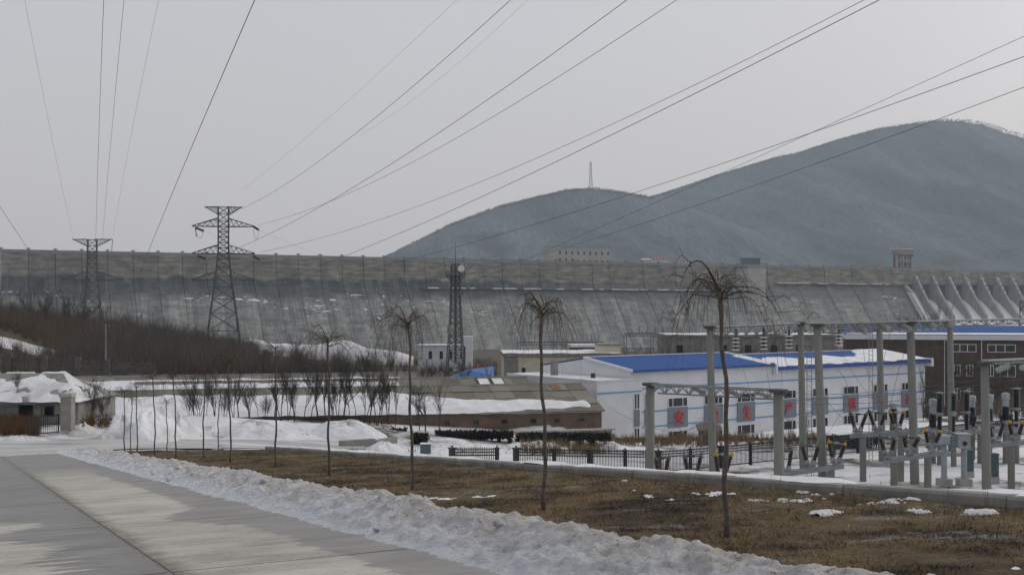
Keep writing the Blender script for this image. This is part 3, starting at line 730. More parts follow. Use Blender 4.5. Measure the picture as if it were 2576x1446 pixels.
dbox('top_girder', 855, 877, -.2, .9, 67.6, 69.2, M['crane_red'], cr); dbox('walkway', 856.8, 875.5, -1.4, .4, 61.6, 64.0, M['dark_concrete'], cr)
for s in (862, 866.5, 870.5): dbox('hoist_leg', s, s + .7, -1.5, -.7, 55, 67.6, M['crane_red'], cr)
dbox('low_tie', 857, 875, -1.4, -.3, 58.4, 59.5, M['crane_red'], cr)
mb = MB(); mb.bar(DP(856, -.5, 69), DP(849, -.5, 71.5), .25); mb.bar(DP(857, -.5, 63), DP(850, -.5, 71), .15); mb.build('boom', M['dark_steel'], cr, kind='stuff')

# ---------------------------------------------------------------- hills behind
R1 = [(700, 700), (900, 672), (990, 640), (1040, 612), (1130, 566), (1250, 521), (1330, 501), (1420, 479), (1470, 475), (1500, 476), (1560, 484), (1632, 497), (1700, 512), (1800, 545), (1950, 600), (2200, 660), (2500, 720)]
R2 = [(1250, 700), (1400, 610), (1540, 530), (1632, 496), (1700, 475), (1800, 441), (1900, 411), (1950, 396), (2000, 386), (2100, 353), (2200, 326), (2300, 311), (2360, 305), (2420, 306), (2480, 319), (2576, 351), (2700, 392), (2900, 450), (3200, 560), (3600, 690)]
def ridge_h(R, X, Yr):
    x = CX + X / Yr * F
    i = 0; y = interp(x, R)
    return EYE + (HY - y) * Yr / F
def hill_mesh(name, R, Yr, Y0, X0, X1, seed, nu, nv, label):
    mb = MB()
    def fn(u, v):
        X = X0 + (X1 - X0) * u; Y = Y0 + (Yr * 1.28 - Y0) * v
        r = ridge_h(R, X + 25 * n3(Y * .002, seed), Yr)
        f = (Y - Y0) / (Yr - Y0)
        k = smooth(f * .5 + .0) * 2 if f <= 1 else 1 - smooth((f - 1) / .9) * .9
        k = min(k, 1.0)
        g = fbm(X * .0045 + Y * .001, Y * .0022, seed, 5)
        z = 20 + (r - 20) * k + g * 95 * (1 - abs(2 * k - 1)) + (4.5 * n3(X * .03, Y * .03, seed) + 2.5 * n3(X * .09, Y * .05, seed)) * min(1, k * 2)
        return (X, Y, z)
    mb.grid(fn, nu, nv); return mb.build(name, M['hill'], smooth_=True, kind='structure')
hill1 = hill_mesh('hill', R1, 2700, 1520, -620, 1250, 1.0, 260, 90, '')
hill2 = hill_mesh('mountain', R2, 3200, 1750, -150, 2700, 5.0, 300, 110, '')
# bare trees standing along the skyline of the hills
rs = np.random.default_rng(2)
def skyline(R, Yr, xa, xb, n):
    out = []
    for k in range(n):
        x = rs.uniform(xa, xb); Y = Yr + rs.uniform(-60, 10); X = (x - CX) / F * Yr
        z = ridge_h(R, X, Yr) - rs.uniform(2, 7) - (Yr - Y) * .03; h = rs.uniform(2.5, 6)
        for q in range(4):
            w = rs.uniform(.25, .5); dx = rs.normal(0, 3.2) * (q > 0)
            out += [(X - w, Y, z), (X + w, Y, z), (X + dx, Y + rs.normal(0, 2), z + h * rs.uniform(.7, 1))]
    return out
sk = skyline(R1, 2700, 985, 1640, 2600) + skyline(R2, 3200, 1632, 2640, 3200)
npmesh('skyline_wood', np.array(sk), len(sk) // 3, 3, M['brush'], kind='stuff')
# haze
mb = MB(); mb.box(-4500, 4500, -4500, 4500, -36, 700)
t = NT('haze_air'); vol = t.node('ShaderNodeVolumePrincipled'); vol.inputs['Color'].default_value = (.76, .89, 1.0, 1); vol.inputs['Density'].default_value = .00014; vol.inputs['Absorption Color'].default_value = (1, 1, 1, 1)
vol.inputs['Anisotropy'].default_value = .0
t.n.remove(t.b); t.l.new(vol.outputs[0], t.n['Material Output'].inputs['Volume'])
mb.build('haze', t.mat, kind='stuff')

# ---------------------------------------------------------------- lattice towers
def lattice(e, cx, cy, levels, mat, rot=0.0, leg_r=.12, br_r=.06, pattern='X', kindname='bracing'):
    "four legs through (z, half width) levels plus crossed bracing on each face"
    cs, sn = math.cos(rot), math.sin(rot)
    def c(i, w):
        a, b = ((-1, -1), (1, -1), (1, 1), (-1, 1))[i % 4]
        return Vector((cx + (a * cs - b * sn) * w, cy + (a * sn + b * cs) * w, 0))
    for i in range(4):
        mb = MB(); mb.tube([c(i, w) + Vector((0, 0, z)) for z, w in levels], leg_r, 4); mb.build('leg', mat, e)
    mb = MB()
    for (z0, w0), (z1, w1) in zip(levels, levels[1:]):
        for i in range(4):
            a0, b0 = c(i, w0) + Vector((0, 0, z0)), c(i+1, w0) + Vector((0, 0, z0)); a1, b1 = c(i, w1) + Vector((0, 0, z1)), c(i+1, w1) + Vector((0, 0, z1))
            mb.bar(a0, b1, br_r, 3)
            if pattern == 'X': mb.bar(b0, a1, br_r, 3)
            mb.bar(a1, b1, br_r, 3)
    mb.build(kindname, mat, e, kind='stuff'); return c
def crossarm(e, mat, cx, cy, z, wb, L, rise, r=.075, side=0, up=True, ydep=None, rot=0.0):
    "tapered lattice arm on both sides; flat chord at z, sloping chord meeting the body at z+rise"
    cs, sn = math.cos(rot), math.sin(rot)
    def q(a, b, zz): return Vector((cx + a * cs - b * sn, cy + a * sn + b * cs, zz))
    for s in (-1, 1):
        mb = MB(); n = 5
        for b in (-wb, wb):
            mb.bar(q(s*wb, b, z), q(s*L, 0, z if up else z), r, 4); mb.bar(q(s*wb, b, z + rise), q(s*L, 0, z + (.15 if up else 0)), r, 4)
            for k in range(n):
                f0, f1 = k / n, (k + .5) / n
                bt = lambda f: q(s*(wb + (L - wb) * f), b * (1 - f), z)
                tp = lambda f: q(s*(wb + (L - wb) * f), b * (1 - f), z + rise * (1 - f))
                mb.bar(bt(f0), tp(f1), r * .6, 3); mb.bar(tp(f1), bt((k+1)/n), r * .6, 3)
        mb.build('crossarm', mat, e)
def tension_insulator(name, a, b, r, mat, label, group, n=None, cat='insulator'):
    "string of discs along a->b"
    a, b = Vector(a), Vector(b); L = (b - a).length; n = n or max(4, int(L / .17)); prof = [(r*.16, 0)]
    for k in range(n):
        h = L * (.08 + .84 * k / n); d = L * .84 / n
        prof += [(r*.28, h), (r*.9, h + d*.30), (r, h + d*.40), (r*.95, h + d*.52), (r*.28, h + d*.60)]
    prof += [(r*.16, L)]
    mb = MB(); mb.lathe(a, b - a, prof, 10)
    return tag(mb.build(name, mat, smooth_=False, origin=a), label, cat, group)
# main pylon
TY = 286.0; pb = W(562, 893, TY); hx = lambda px: px * TY / F
zz = lambda y, Y=TY: EYE - (y - HY) * Y / F
pyl = empty('pylon', (pb.x, TY, zz(893)), 'tall grey lattice pylon with three pairs of crossarms before the dam', 'pylon', 'lattice pylons')
lv = [(zz(905), hx(55)), (zz(868), hx(49)), (zz(832), hx(43)), (zz(788), hx(36.5)), (zz(752), hx(31)), (zz(722), hx(26.5)), (zz(695), hx(22)), (zz(672), hx(19)), (zz(652), hx(17)), (zz(637), hx(15)), (zz(624), hx(14.5)), (zz(610), hx(14.5)), (zz(596), hx(14.5)), (zz(583), hx(14.5)), (zz(570), hx(14.5)), (zz(556), hx(14.5)), (zz(538), hx(14.5)), (zz(521), hx(14.5))]
ROT = .30
lattice(pyl, pb.x, TY, [(z, w / 1.16) for z, w in lv], M['tower_steel'], ROT, .15, .075)
crossarm(pyl, M['tower_steel'], pb.x, TY, zz(521), hx(12), hx(47), -hx(20), .09, rot=.12)
crossarm(pyl, M['tower_steel'], pb.x, TY, zz(570), hx(12), hx(77), hx(21), .10, rot=.12)
crossarm(pyl, M['tower_steel'], pb.x, TY, zz(638), hx(12), hx(77), hx(22), .10, rot=.12)
crossarm(pyl, M['tower_steel'], pb.x, TY, zz(705), hx(18), hx(77), hx(22), .08, rot=.12)
def WT(x, y): return W(x, y, TY)
for a, b, l in (((490, 572), (514, 582), 'brown-grey insulator string under the left end of the top long crossarm of the tall pylon'),
                ((636, 569), (652, 579), 'insulator string off the right end of the top long crossarm of the tall pylon'),
                ((497, 643), (518, 652), 'insulator string under the left end of the lower crossarm of the tall pylon'),
                ((636, 643), (655, 655), 'insulator string off the right end of the lower crossarm of the tall pylon')):
    tension_insulator('insulator_string', WT(*a), WT(*b), .34, M['dark_steel'], l, 'insulator strings of the pylons', 12)
mb = MB()
for x0, x1, y0 in ((490, 514, 574), (652, 637, 577), (497, 517, 645)):
    mb.tube([WT(x0 + (x1 - x0) * k / 6, y0 + 26 * math.sin(math.pi * k / 6) ** .8) for k in range(7)], .055, 3)
mb.bar(WT(492, 573), WT(494, 595), .12); mb.build('jumper_wire', M['wire'], pyl, kind='stuff')
# left pylon, rising out of the brush
T2 = 330.0
def z2(y): return EYE - (y - HY) * T2 / F
p2 = W(232, 850, T2); h2 = lambda px: px * T2 / F
py2 = empty('pylon', (p2.x, T2, z2(850)), 'shorter lattice pylon with green insulators rising out of the brush at the left', 'pylon', 'lattice pylons')
lattice(py2, p2.x, T2, [(z, w / 1.12) for z, w in [(z2(872), h2(31)), (z2(838), h2(27)), (z2(800), h2(24)), (z2(772), h2(21)), (z2(745), h2(18.5)), (z2(722), h2(16.5)), (z2(703), h2(14.5)), (z2(684), h2(13.5)), (z2(664), h2(12.5)), (z2(648), h2(12)), (z2(634), h2(12)), (z2(618), h2(12)), (z2(603), h2(12))]], M['tower_steel'], .25, .14, .07)
crossarm(py2, M['tower_steel'], p2.x, T2, z2(602), h2(10), h2(50), -h2(18), .09)
crossarm(py2, M['tower_steel'], p2.x, T2, z2(705), h2(13), h2(78), h2(22), .09)
mb = MB(); mb.bar(W(283, 602, T2), W(281, 632, T2), .10); mb.build('hanger', M['tower_steel'], py2)
for a, b, l in (((245, 661), (262, 668), 'green insulator string on the body of the left pylon, the topmost of three'), ((170, 706), (184, 711), 'green insulator string at the left crossarm end of the left pylon'), ((312, 704), (327, 709), 'green insulator string at the right crossarm end of the left pylon')):
    tension_insulator('insulator_string', W(*a, T2), W(*b, T2), .30, M['green_disc'], l, 'green insulator strings', 9)
# pylon at the right frame edge
T3 = 300.0; p3 = W(2592, 930, T3); h3 = lambda px: px * T3 / F; z3 = lambda y: EYE - (y - HY) * T3 / F
py3 = empty('pylon', (p3.x, T3, z3(930)), 'dark lattice pylon cut by the right edge of the photo before the spillway', 'pylon', 'lattice pylons')
lattice(py3, p3.x, T3, [(z3(940), h3(34)), (z3(900), h3(30)), (z3(870), h3(26)), (z3(845), h3(22)), (z3(820), h3(19)), (z3(800), h3(18)), (z3(780), h3(18)), (z3(757), h3(18))], M['tower_steel'], .0, .15, .08)
crossarm(py3, M['tower_steel'], p3.x, T3, z3(834), h3(16), h3(66), h3(10), .1); crossarm(py3, M['tower_steel'], p3.x, T3, z3(876), h3(20), h3(64), h3(10), .1)
# telecom mast
TM = 250.0; pm = W(1146, 950, TM); hm = lambda px: px * TM / F; zm = lambda y: EYE - (y - HY) * TM / F
tm = empty('telecom_mast', (pm.x, TM, zm(952)), 'dark lattice telecom mast with a round platform and white dishes', 'mast')
lattice(tm, pm.x, TM, [(z, w / 1.1) for z, w in [(zm(952), hm(26)), (zm(925), hm(23.5)), (zm(900), hm(21.5)), (zm(880), hm(20)), (zm(862), hm(18.5)), (zm(845), hm(17.5)), (zm(828), hm(16.5)), (zm(812), hm(15.5)), (zm(796), hm(14.5)), (zm(780), hm(13.8)), (zm(764), hm(13)), (zm(748), hm(12.5)), (zm(732), hm(12)), (zm(715), hm(12)), (zm(700), hm(11.5)), (zm(684), hm(11.5)), (zm(664), hm(10.5))]], M['tower_steel'], .2, .11, .065)
mb = MB(); mb.lathe((pm.x, TM, zm(695)), (0, 0, 1), [(hm(24), 0), (hm(24), .18)], 16)
for k in range(16):
    a = 2 * math.pi * k / 16; q = Vector((pm.x + math.cos(a) * hm(23.5), TM + math.sin(a) * hm(23.5), zm(695)))
    mb.bar(q, q + Vector((0, 0, 1.15)), .045); a2 = 2 * math.pi * (k + 1) / 16; q2 = Vector((pm.x + math.cos(a2) * hm(23.5), TM + math.sin(a2) * hm(23.5), zm(695)))
    for d in (.55, 1.1): mb.bar(q + Vector((0, 0, d)), q2 + Vector((0, 0, d)), .04, 3)
    mb.bar(q, Vector((pm.x + math.cos(a) * hm(12), TM + math.sin(a) * hm(12), zm(708))), .05, 3)
mb.build('platform', M['tower_steel'], tm)
mb = MB(); mb.tube([(pm.x, TM, zm(664)), (pm.x, TM, zm(632)), (pm.x, TM, zm(608))], [.10, .07, .03], 5); mb.build('spire', M['tower_steel'], tm)
mb = MB(); mb.tube([(pm.x, TM, zm(910)), (pm.x, TM, zm(664))], .30, 6); mb.build('cable_ladder', M['tower_steel'], tm)
def dish(c, ax, r, mat, par):
    mb = MB(); mb.lathe(c, ax, [(.05, -.30 * r), (r*.6, -.22*r), (r*.97, 0), (r, .12*r), (r*.9, .10*r), (.01, .06*r)], 16); mb.build('dish', mat, par, smooth_=True)
dish(W(1160, 676, TM - 1.2), (.25, -.95, .05), .78, M['white_disc'], tm); dish(W(1160, 736, TM - 1.2), (.5, -.8, 0), .62, M['green_box'], tm)
dish(W(1130, 830, TM - 1.8), (-.9, -.3, 0), 1.25, M['dark_concrete'], tm)
# mast on the far hill
HT = 2690.0; ph = W(1486, 478, HT); hh = lambda px: px * HT / F; zh = lambda y: EYE - (y - HY) * HT / F
ht = empty('radio_mast', (ph.x, HT, zh(478)), 'thin radio mast standing on the rounded hilltop against the sky', 'mast')
lattice(ht, ph.x, HT, [(zh(482), hh(5)), (zh(468), hh(4.2)), (zh(455), hh(3.4)), (zh(443), hh(2.8)), (zh(432), hh(2.4)), (zh(421), hh(2)), (zh(411), hh(1.6))], M['steel'], 0, .42, .30)
mb = MB(); mb.bar((ph.x, HT, zh(411)), (ph.x, HT, zh(404)), .5); mb.lathe((ph.x, HT, zh(413)), (0, 0, 1), [(2.6, 0), (2.6, 3)], 8); mb.build('aerial', M['steel'], ht)
# houses on the far shore
for x0, x1, y0, y1, wm, rm, l in ((1640, 1682, 645, 656, 'house_white', 'house_red', 'pale lakeside house with a red hip roof streaked with snow beyond the dam'), (1612, 1640, 650, 658, 'house_white', 'clean_snow', 'low pale house with a snowy roof left of the red roofed lakeside house'),
                                  (1700, 1742, 652, 660, 'house_white', 'house_red', 'low red roofed house at the foot of the hill, right of the lakeside house'), (2183, 2222, 667, 678, 'house_orange', 'dark_steel', 'small orange building showing above the dam crest near the crane')):
    Y = 1480.0; a, b = W(x0, y1 + 8, Y), W(x1, y0, Y); hm_ = (y1 - y0) * Y / F
    e = empty('house', ((a.x + b.x) / 2, Y, a.z), l, 'house', 'houses beyond the dam')
    mb = MB(); zt = b.z - hm_ * .35; mb.box(a.x, b.x, Y, Y + 9, 25, zt); mb.build('wall', M[wm], e)
    mb = MB(); m_ = (a.x + b.x) / 2; i = [mb.p(c) for c in ((a.x-1, Y-1, zt), (b.x+1, Y-1, zt), (b.x+1, Y+10, zt), (a.x-1, Y+10, zt), (a.x+3, Y+4.5, b.z), (b.x-3, Y+4.5, b.z))]
    mb.face(i[0], i[1], i[5], i[4]); mb.face(i[1], i[2], i[5]); mb.face(i[2], i[3], i[4], i[5]); mb.face(i[3], i[0], i[4]); mb.face(i[3], i[2], i[1], i[0]); mb.build('roof', M[rm], e)
    n = max(3, int((b.x - a.x) / 4))
    for k in range(n):
        mb = MB(); cx = a.x + (b.x - a.x) * (k + .5) / n; mb.box(cx - .6, cx + .6, Y - .15, Y + .05, zt - 2.6, zt - 1); mb.build('window', M['glass'], e)

# ---------------------------------------------------------------- overhead conductors
def conductor(px, y0, y1, r, label, ext=.35, group='overhead conductors'):
    "px: three photo points (first at depth y0, last at y1); the cable hangs in one vertical plane and runs on past the frame"
    a, b = W(*px[0], y0), W(*px[-1], y1)
    q = (px[1][0] - CX) / F                                   # find where the middle point sits along the span
    t = (q * a.y - a.x) / ((b.x - a.x) - q * (b.y - a.y)); Ym = a.y + (b.y - a.y) * t; zm_ = W(*px[1], Ym).z
    A = np.array([[0, 0, 1], [t*t, t, 1], [1, 1, 1]]); k = np.linalg.solve(A, np.array([a.z, zm_, b.z]))
    pts = []
    for i in range(41):
        u = (1 + ext) * i / 40; pts.append((a.x + (b.x - a.x) * u, a.y + (b.y - a.y) * u, k[0]*u*u + k[1]*u + k[2]))
    mb = MB(); mb.tube(pts, r, 5); return tag(mb.build('power_cable', M['wire'], smooth_=True, origin=pts[0]), label, 'cable', group)
for px, y0, y1, r, l in [
    (((182, 590), (128, 335), (62, 0)), 330, 160, .020, 'faint thin cable rising steeply at the far left from the left pylon top'),
    (((241, 600), (250, 300), (261, 0)), 330, 150, .040, 'dark nearly vertical cable straight up from the left pylon top'),
    (((258, 600), (284, 300), (312, 0)), 330, 150, .032, 'thin steep cable just right of the vertical one over the left pylon'),
    (((285, 590), (336, 310), (399, 0)), 330, 160, .020, 'faint thin cable leaning right above the left pylon'),
    (((345, 705), (478, 380), (641, 0)), 330, 120, .050, 'bold dark cable slanting up between the two pylons'),
    (((108, 693), (60, 612), (0, 521)), 330, 230, .048, 'short dark cable cutting the lower left edge of the sky'),
    (((608, 480), (880, 250), (1150, 0)), 290, 160, .017, 'faint thin cable, leftmost of those fanning right from the tall pylon'),
    (((607, 526), (950, 292), (1285, 0)), 286, 125, .036, 'cable from the tall pylon top reaching the upper edge left of centre'),
    (((900, 345), (1110, 195), (1328, 0)), 250, 160, .015, 'very faint thin cable just right of the first bold one in the fan'),
    (((520, 655), (905, 462), (1578, 0)), 286, 120, .040, 'bold cable that crosses the thinner one near the middle left of the sky'),
    (((650, 566), (1000, 428), (1703, 0)), 286, 120, .034, 'cable from the right arm of the tall pylon, sagging then climbing to the upper edge'),
    (((655, 634), (1240, 445), (2175, 0)), 286, 120, .036, 'upper of the two close cables that leave the upper edge right of centre'),
    (((700, 706), (1330, 440), (2213, 0)), 300, 110, .045, 'lower and bolder of the two close cables that leave the upper edge right of centre'),
    (((1145, 728), (1900, 398), (2576, 92)), 300, 115, .030, 'cable climbing to the highest point on the right edge, crossing another near the mountain'),
    (((740, 712), (2060, 328), (2576, 143)), 320, 110, .040, 'dark cable reaching the right edge as the middle of three'),
    (((1165, 692), (2000, 431), (2576, 220)), 300, 110, .034, 'lowest of the three cables on the right, passing in front of the mountain')]:
    conductor(px, y0, y1, r, l)
for (a, b, l) in (((652, 579), (800, 640), 'thin wire dropping right from the tall pylon arm to the dam crest'), ((518, 583), (620, 628), 'thin wire crossing behind the tall pylon body')):
    mb = MB(); mb.tube([W(*a, 286), W((a[0]+b[0])/2, (a[1]+b[1])/2 + 3, 320), W(*b, 360)], .022, 4); tag(mb.build('power_cable', M['wire'], origin=W(*a, 286)), l, 'cable', 'overhead conductors')

# ---------------------------------------------------------------- the white hall with blue roofs
MBD = Matrix(((.807, -.59, 0, 12.8), (.59, .807, 0, 120), (0, 0, 1, 0), (0, 0, 0, 1)))
hall = empty('white_hall', MBD @ Vector((11, 7, -3.7)), 'white two storey hall with blue metal roofs, blue stripes and red lettering', 'building')
mb = MB(MBD)
mb.prism([(0, 0, -3.7), (0, 15.4, -3.7), (0, 15.4, 6.0), (0, 7.7, 7.05), (0, 0, 6.0)], (0, 0, 0), (22.8, 0, 0)); mb.build('wall', M['white_wall'], hall)
mb = MB(MBD); mb.prism([(0, .02, -3.7), (0, 15.4, -3.7), (0, 15.4, 5.65), (0, 7.7, 6.7), (0, .02, 5.65)], (22.85, 0, 0), (54, 0, 0)); mb.build('wall', M['white_wall'], hall)
mb = MB(MBD); mb.box(-4.9, 1.5, -.12, 16, -3.7, 5.05); mb.box(-4.98, 1.5, -.20, .12, 5.05, 5.22); mb.box(-4.98, -4.7, .12, 16, 5.05, 5.22); mb.build('annex', M['white_wall'], hall)
mb = MB(MBD)
def anx(u, v): return (-4.7 + 4.6 * u, .12 + 15.5 * v, 5.06 + .16 + .08 * fbm(u * 4, v * 9, 2.0))
mb.grid(anx, 14, 30); mb.build('annex_snow', M['clean_snow'], hall, smooth_=True)
mb = MB(MBD); mb.tube([(-2.6, 3.2, 5), (-2.6, 3.2, 5.75)], .26, 10); mb.build('vent', M['dark_steel'], hall)
mb = MB(MBD); mb.box(-3.0, -2.5, 9.4, 10.2, 5.0, 6.9); mb.build('chimney', M['dark_concrete'], hall)
def roof_slab(u0, u1, z0, zr, mat, name='roof'):
    mb = MB(MBD); t = .10
    mb.prism([(0, -.35, z0 - .04), (0, 7.7, zr), (0, 7.7, zr + t), (0, -.35, z0 - .04 + t)], (u0, 0, 0), (u1, 0, 0))
    mb.prism([(0, 15.75, z0 - .04), (0, 15.75, z0 - .04 + t), (0, 7.702, zr + t), (0, 7.702, zr)], (u0, 0, 0), (u1, 0, 0))
    return mb.build(name, mat, hall)
roof_slab(-.05, 23.1, 6.06, 7.12, M['blue_roof']); roof_slab(23.15, 54.5, 5.71, 6.82, M['blue_roof'])
mb = MB(MBD); mb.box(-.1, 23.1, 7.5, 7.9, 7.23, 7.31); mb.box(23.2, 54.5, 7.5, 7.9, 6.93, 7.01); mb.build('ridge_cap', M['white_frame'], hall)
for u, z0, zr in ((-.28, 6.06, 7.12), (22.9, 6.06, 7.15)):
    mb = MB(MBD); mb.prism([(0, -.4, z0 - .12), (0, 7.7, zr), (0, 7.7, zr + .22), (0, -.4, z0 + .14)], (u, 0, 0), (u + .24, 0, 0)); mb.build('verge_trim', M['white_frame'], hall)
mb = MB(MBD); mb.box(23.1, 54.6, -.55, -.36, 5.38, 5.78); mb.build('fascia', M['blue_fascia'], hall)
mb = MB(MBD); mb.box(-.05, 22.9, -.46, -.36, 5.88, 6.0); mb.build('gutter', M['blue_fascia'], hall)
mb = MB(MBD); mb.box(54.5, 54.9, -.7, .3, 4.9, 6.0); mb.build('corner_trim', M['white_frame'], hall)
mb = MB(MBD); mb.box(22.86, 23.12, -.62, -.02, 4.9, 6.02); mb.build('downpipe_box', M['white_frame'], hall)
def rsnow(u0, u1, z0, zr, fn):
    mb = MB(MBD)
    def g(u, v):
        uu = u0 + (u1 - u0) * u; y = -.35 + 8.0 * v; zb = z0 - .04 + (zr - z0 + .04) * (y + .35) / 8.05 + .10
        m = fn(uu, v) + .35 * fbm(uu * .35, v * 2.2, 3.0, 4)
        return (uu, y, zb + max(-.08, min(.16, m * .6)))
    mb.grid(g, int((u1 - u0) * 3), 26); mb.build('roof_snow', M['clean_snow'], hall, smooth_=True)
rsnow(23.2, 54.4, 5.71, 6.82, lambda u, v: .38 - abs(v - .34) * 1.35 + (.9 * smooth((u - 46) / 4)) + .12 * math.sin(u * .7) * (v > .3))
rsnow(17.5, 23.0, 6.06, 7.12, lambda u, v: (u - 21.6) * .5 - .1 + (-.5 if v > .75 else 0))
mb = MB(MBD)
for z in (4.06, 1.53, -.13):
    mb.box(1.6, 53.9, -.035, .005, z - .085, z + .085)
mb.box(-4.85, 1.45, -.16, -.10, 3.74, 3.90); mb.build('stripe', M['blue_stripe'], hall, kind='stuff')
def hall_window(u0, u1, z0, z1, par, y=-.02, bars=(.24, .76), hbar=None):
    mb = MB(MBD); w = .07
    mb.box(u0, u1, y - .06, y + .02, z0, z0 + w); mb.box(u0, u1, y - .06, y + .02, z1 - w, z1); mb.box(u0, u0 + w, y - .06, y + .02, z0 + w, z1 - w); mb.box(u1 - w, u1, y - .06, y + .02, z0 + w, z1 - w)
    for b in bars: c = u0 + (u1 - u0) * b; mb.box(c - .045, c + .045, y - .05, y + .02, z0 + w, z1 - w)
    if hbar: c = z0 + (z1 - z0) * hbar; mb.box(u0 + w, u1 - w, y - .045, y + .02, c - .05, c + .05)
    wo = mb.build('window', M['white_frame'], par)
    mb = MB(MBD); mb.box(u0 + w, u1 - w, y - .02, y + .015, z0 + w, z1 - w); mb.build('pane', M['glass'], wo)
TEXT = '安全生产从我做起'
dg = bpy.context.evaluated_depsgraph_get
for ch, u in zip(TEXT, (5.52, 11.2, 16.66, 24.1, 30.2, 36.3, 42.5, 48.6)):
    hall_window(u, u + 3, 1.82, 2.86, hall); hall_window(u, u + 3, -3.1, -.82, hall, hbar=.5)
    mb = MB(MBD); mb.box(u - .02, u + 3.02, -.10, .01, -.46, 1.80); pn = mb.build('sign_panel', M['panel_grey'], hall)
    fc = bpy.data.curves.new('letter', 'FONT'); fc.body = ch; fc.size = 1.6; fc.extrude = .05; fc.offset = .004; fc.align_x = 'CENTER'
    fo = bpy.data.objects.new('letter', fc); C.objects.link(fo)
    me = bpy.data.meshes.new_from_object(fo.evaluated_get(dg())); bpy.data.objects.remove(fo)
    me.name = 'letter'; me.materials.clear(); me.materials.append(M['red_letter'])
    zs = [v.co.y for v in me.vertices]; ho = (min(zs) + max(zs)) / 2; hxm = sum(v.co.x for v in me.vertices) / len(zs)
    me.transform(Matrix.Translation(Vector((-sum((min(v.co.x for v in me.vertices), max(v.co.x for v in me.vertices))) / 2, -ho, 0))))
    R = MBD @ Matrix.Translation(Vector((u + 1.5 + .1, -.15, .67))) @ Matrix.Rotation(math.radians(90), 4, 'X')
    me.transform(R); me.transform(Matrix.Translation(-WL[hall.name]))
    lo = link('letter', me, pn)
for u0, u1, y in ((.35, 1.15, -.14), (2.0, 2.7, -.02)):
    hall_window(u0, u1, 1.9, 3.6, hall, y, (.5,)); hall_window(u0, u1, -2.9, -.1, hall, y, (.5,))
    mb = MB(MBD); mb.box(u0, u1, y - .06, y + .03, .02, 1.84); mb.build('spandrel', M['panel_grey'], hall)

# ---------------------------------------------------------------- other buildings
def frame_at(x, Y, ux): o = W(x, HY, Y); return ((o.x, Y), ux, (-ux[1], ux[0]))
bf = frame_at(2130, 180, (.965, -.265))
bb, BM = far_building('brick_building', bf, 0, 62, 0, 26, -3.5, 7.8, M['brick'], 'brown brick building with white parapet and blue roof behind the yard', 'building', [], 1, 1)
mb = MB(BM); mb.box(-.35, 62.3, -.35, 26.3, 7.8, 8.55); mb.build('parapet', M['white_wall'], bb)
mb = MB(BM); mb.prism([(0, -.2, 8.56), (0, 26, 8.56), (0, 13, 9.9), (0, 8, 9.5)], (-.3, 0, 0), (62, 0, 0)); mb.build('roof', M['blue_roof'], bb)
mb = MB(BM)
def bsn(u, v): return (62 * u, -.3 + 2.1 * v, 8.56 + .09 + .25 * v + .05 * fbm(u * 40, v * 3))
mb.grid(bsn, 90, 3); mb.build('roof_snow', M['clean_snow'], bb, smooth_=True)
def bu(x):
    q = (x - CX) / F; return (q * 180 - bf[0][0]) / (.965 + .265 * q)
def bwin(x0, x1, z0, z1, bars):
    u0, u1 = bu(x0), bu(x1); mb = MB(BM); w = .09
    mb.box(u0, u1, -.09, .02, z0, z0 + w); mb.box(u0, u1, -.09, .02, z1 - w, z1); mb.box(u0, u0 + w, -.09, .02, z0 + w, z1 - w); mb.box(u1 - w, u1, -.09, .02, z0 + w, z1 - w)
    for b in bars: c = u0 + (u1 - u0) * b; mb.box(c - .05, c + .05, -.08, .02, z0 + w, z1 - w)
    wo = mb.build('window', M['white_frame'], bb); mb = MB(BM); mb.box(u0 + w, u1 - w, -.04, .015, z0 + w, z1 - w); mb.build('pane', M['glass'], wo)
for x0, x1 in ((2397, 2456), (2484, 2555), (2590, 2650)): bwin(x0, x1, 5.9, 7.15, (.3, .62))
for x0, x1 in ((2400, 2416), (2431, 2448), (2484, 2500), (2515, 2555)): bwin(x0, x1, 2.1, 3.9, (.5,))
for x0, x1 in ((2400, 2416), (2431, 2448), (2484, 2500)): bwin(x0, x1, -1.8, .2, (.5,))
mb = MB(BM)
for x in (2376, 2469): u = bu(x); mb.box(u - .05, u + .05, -.12, -.01, -3, 7.7)
mb.build('drainpipe', M['white_frame'], bb, kind='stuff')

f2 = frame_at(1677, 258, (1, .03))
o2, Mx = far_building('concrete_block', f2, 0, 40, 0, 14, -6, 6.1, M['dark_concrete'], 'grey flat roofed concrete building with a snowy roof behind the blue roofs', 'building', [(2.2, [3, 10.2, 13.4, 19, 25, 31]), (-1.5, [3, 10.2, 13.4, 19, 25])], 1.9, 2.2, .5, M['dark_concrete'], frame_col=M['dark_concrete'])
mb = MB(Mx)
def cbs(u, v): return (.2 + 39 * u, -.3 + 14 * v, 6.66 + .18 * fbm(u * 9, v * 4) + .1 * v)
mb.grid(cbs, 40, 8); mb.build('roof_snow', M['clean_snow'], o2, smooth_=True)
f3 = frame_at(1268, 205, (1, .05))
o3, Mx = far_building('cream_building', f3, 0, 21.5, 0, 12, -4, 3.9, M['yellow_wall'], 'low cream building with a grey parapet and snow on its roof', 'building', [(.6, [3.6, 7.2, 10.5, 14])], .95, 1.35, .55, M['dark_concrete'])
mb = MB(Mx)
def cs(u, v): return (-.2 + 21.8 * u, -.2 + 12 * v, 4.5 + .22 * fbm(u * 7, v * 4) + .18 * v)
mb.grid(cs, 30, 8); mb.build('roof_snow', M['clean_snow'], o3, smooth_=True)
mb = MB(Mx); mb.box(0.0, 2.6, -.12, .02, -4, 3.9); mb.build('grey_end_bay', M['dark_concrete'], o3)
f3b = frame_at(1500, 208, (1, .05))
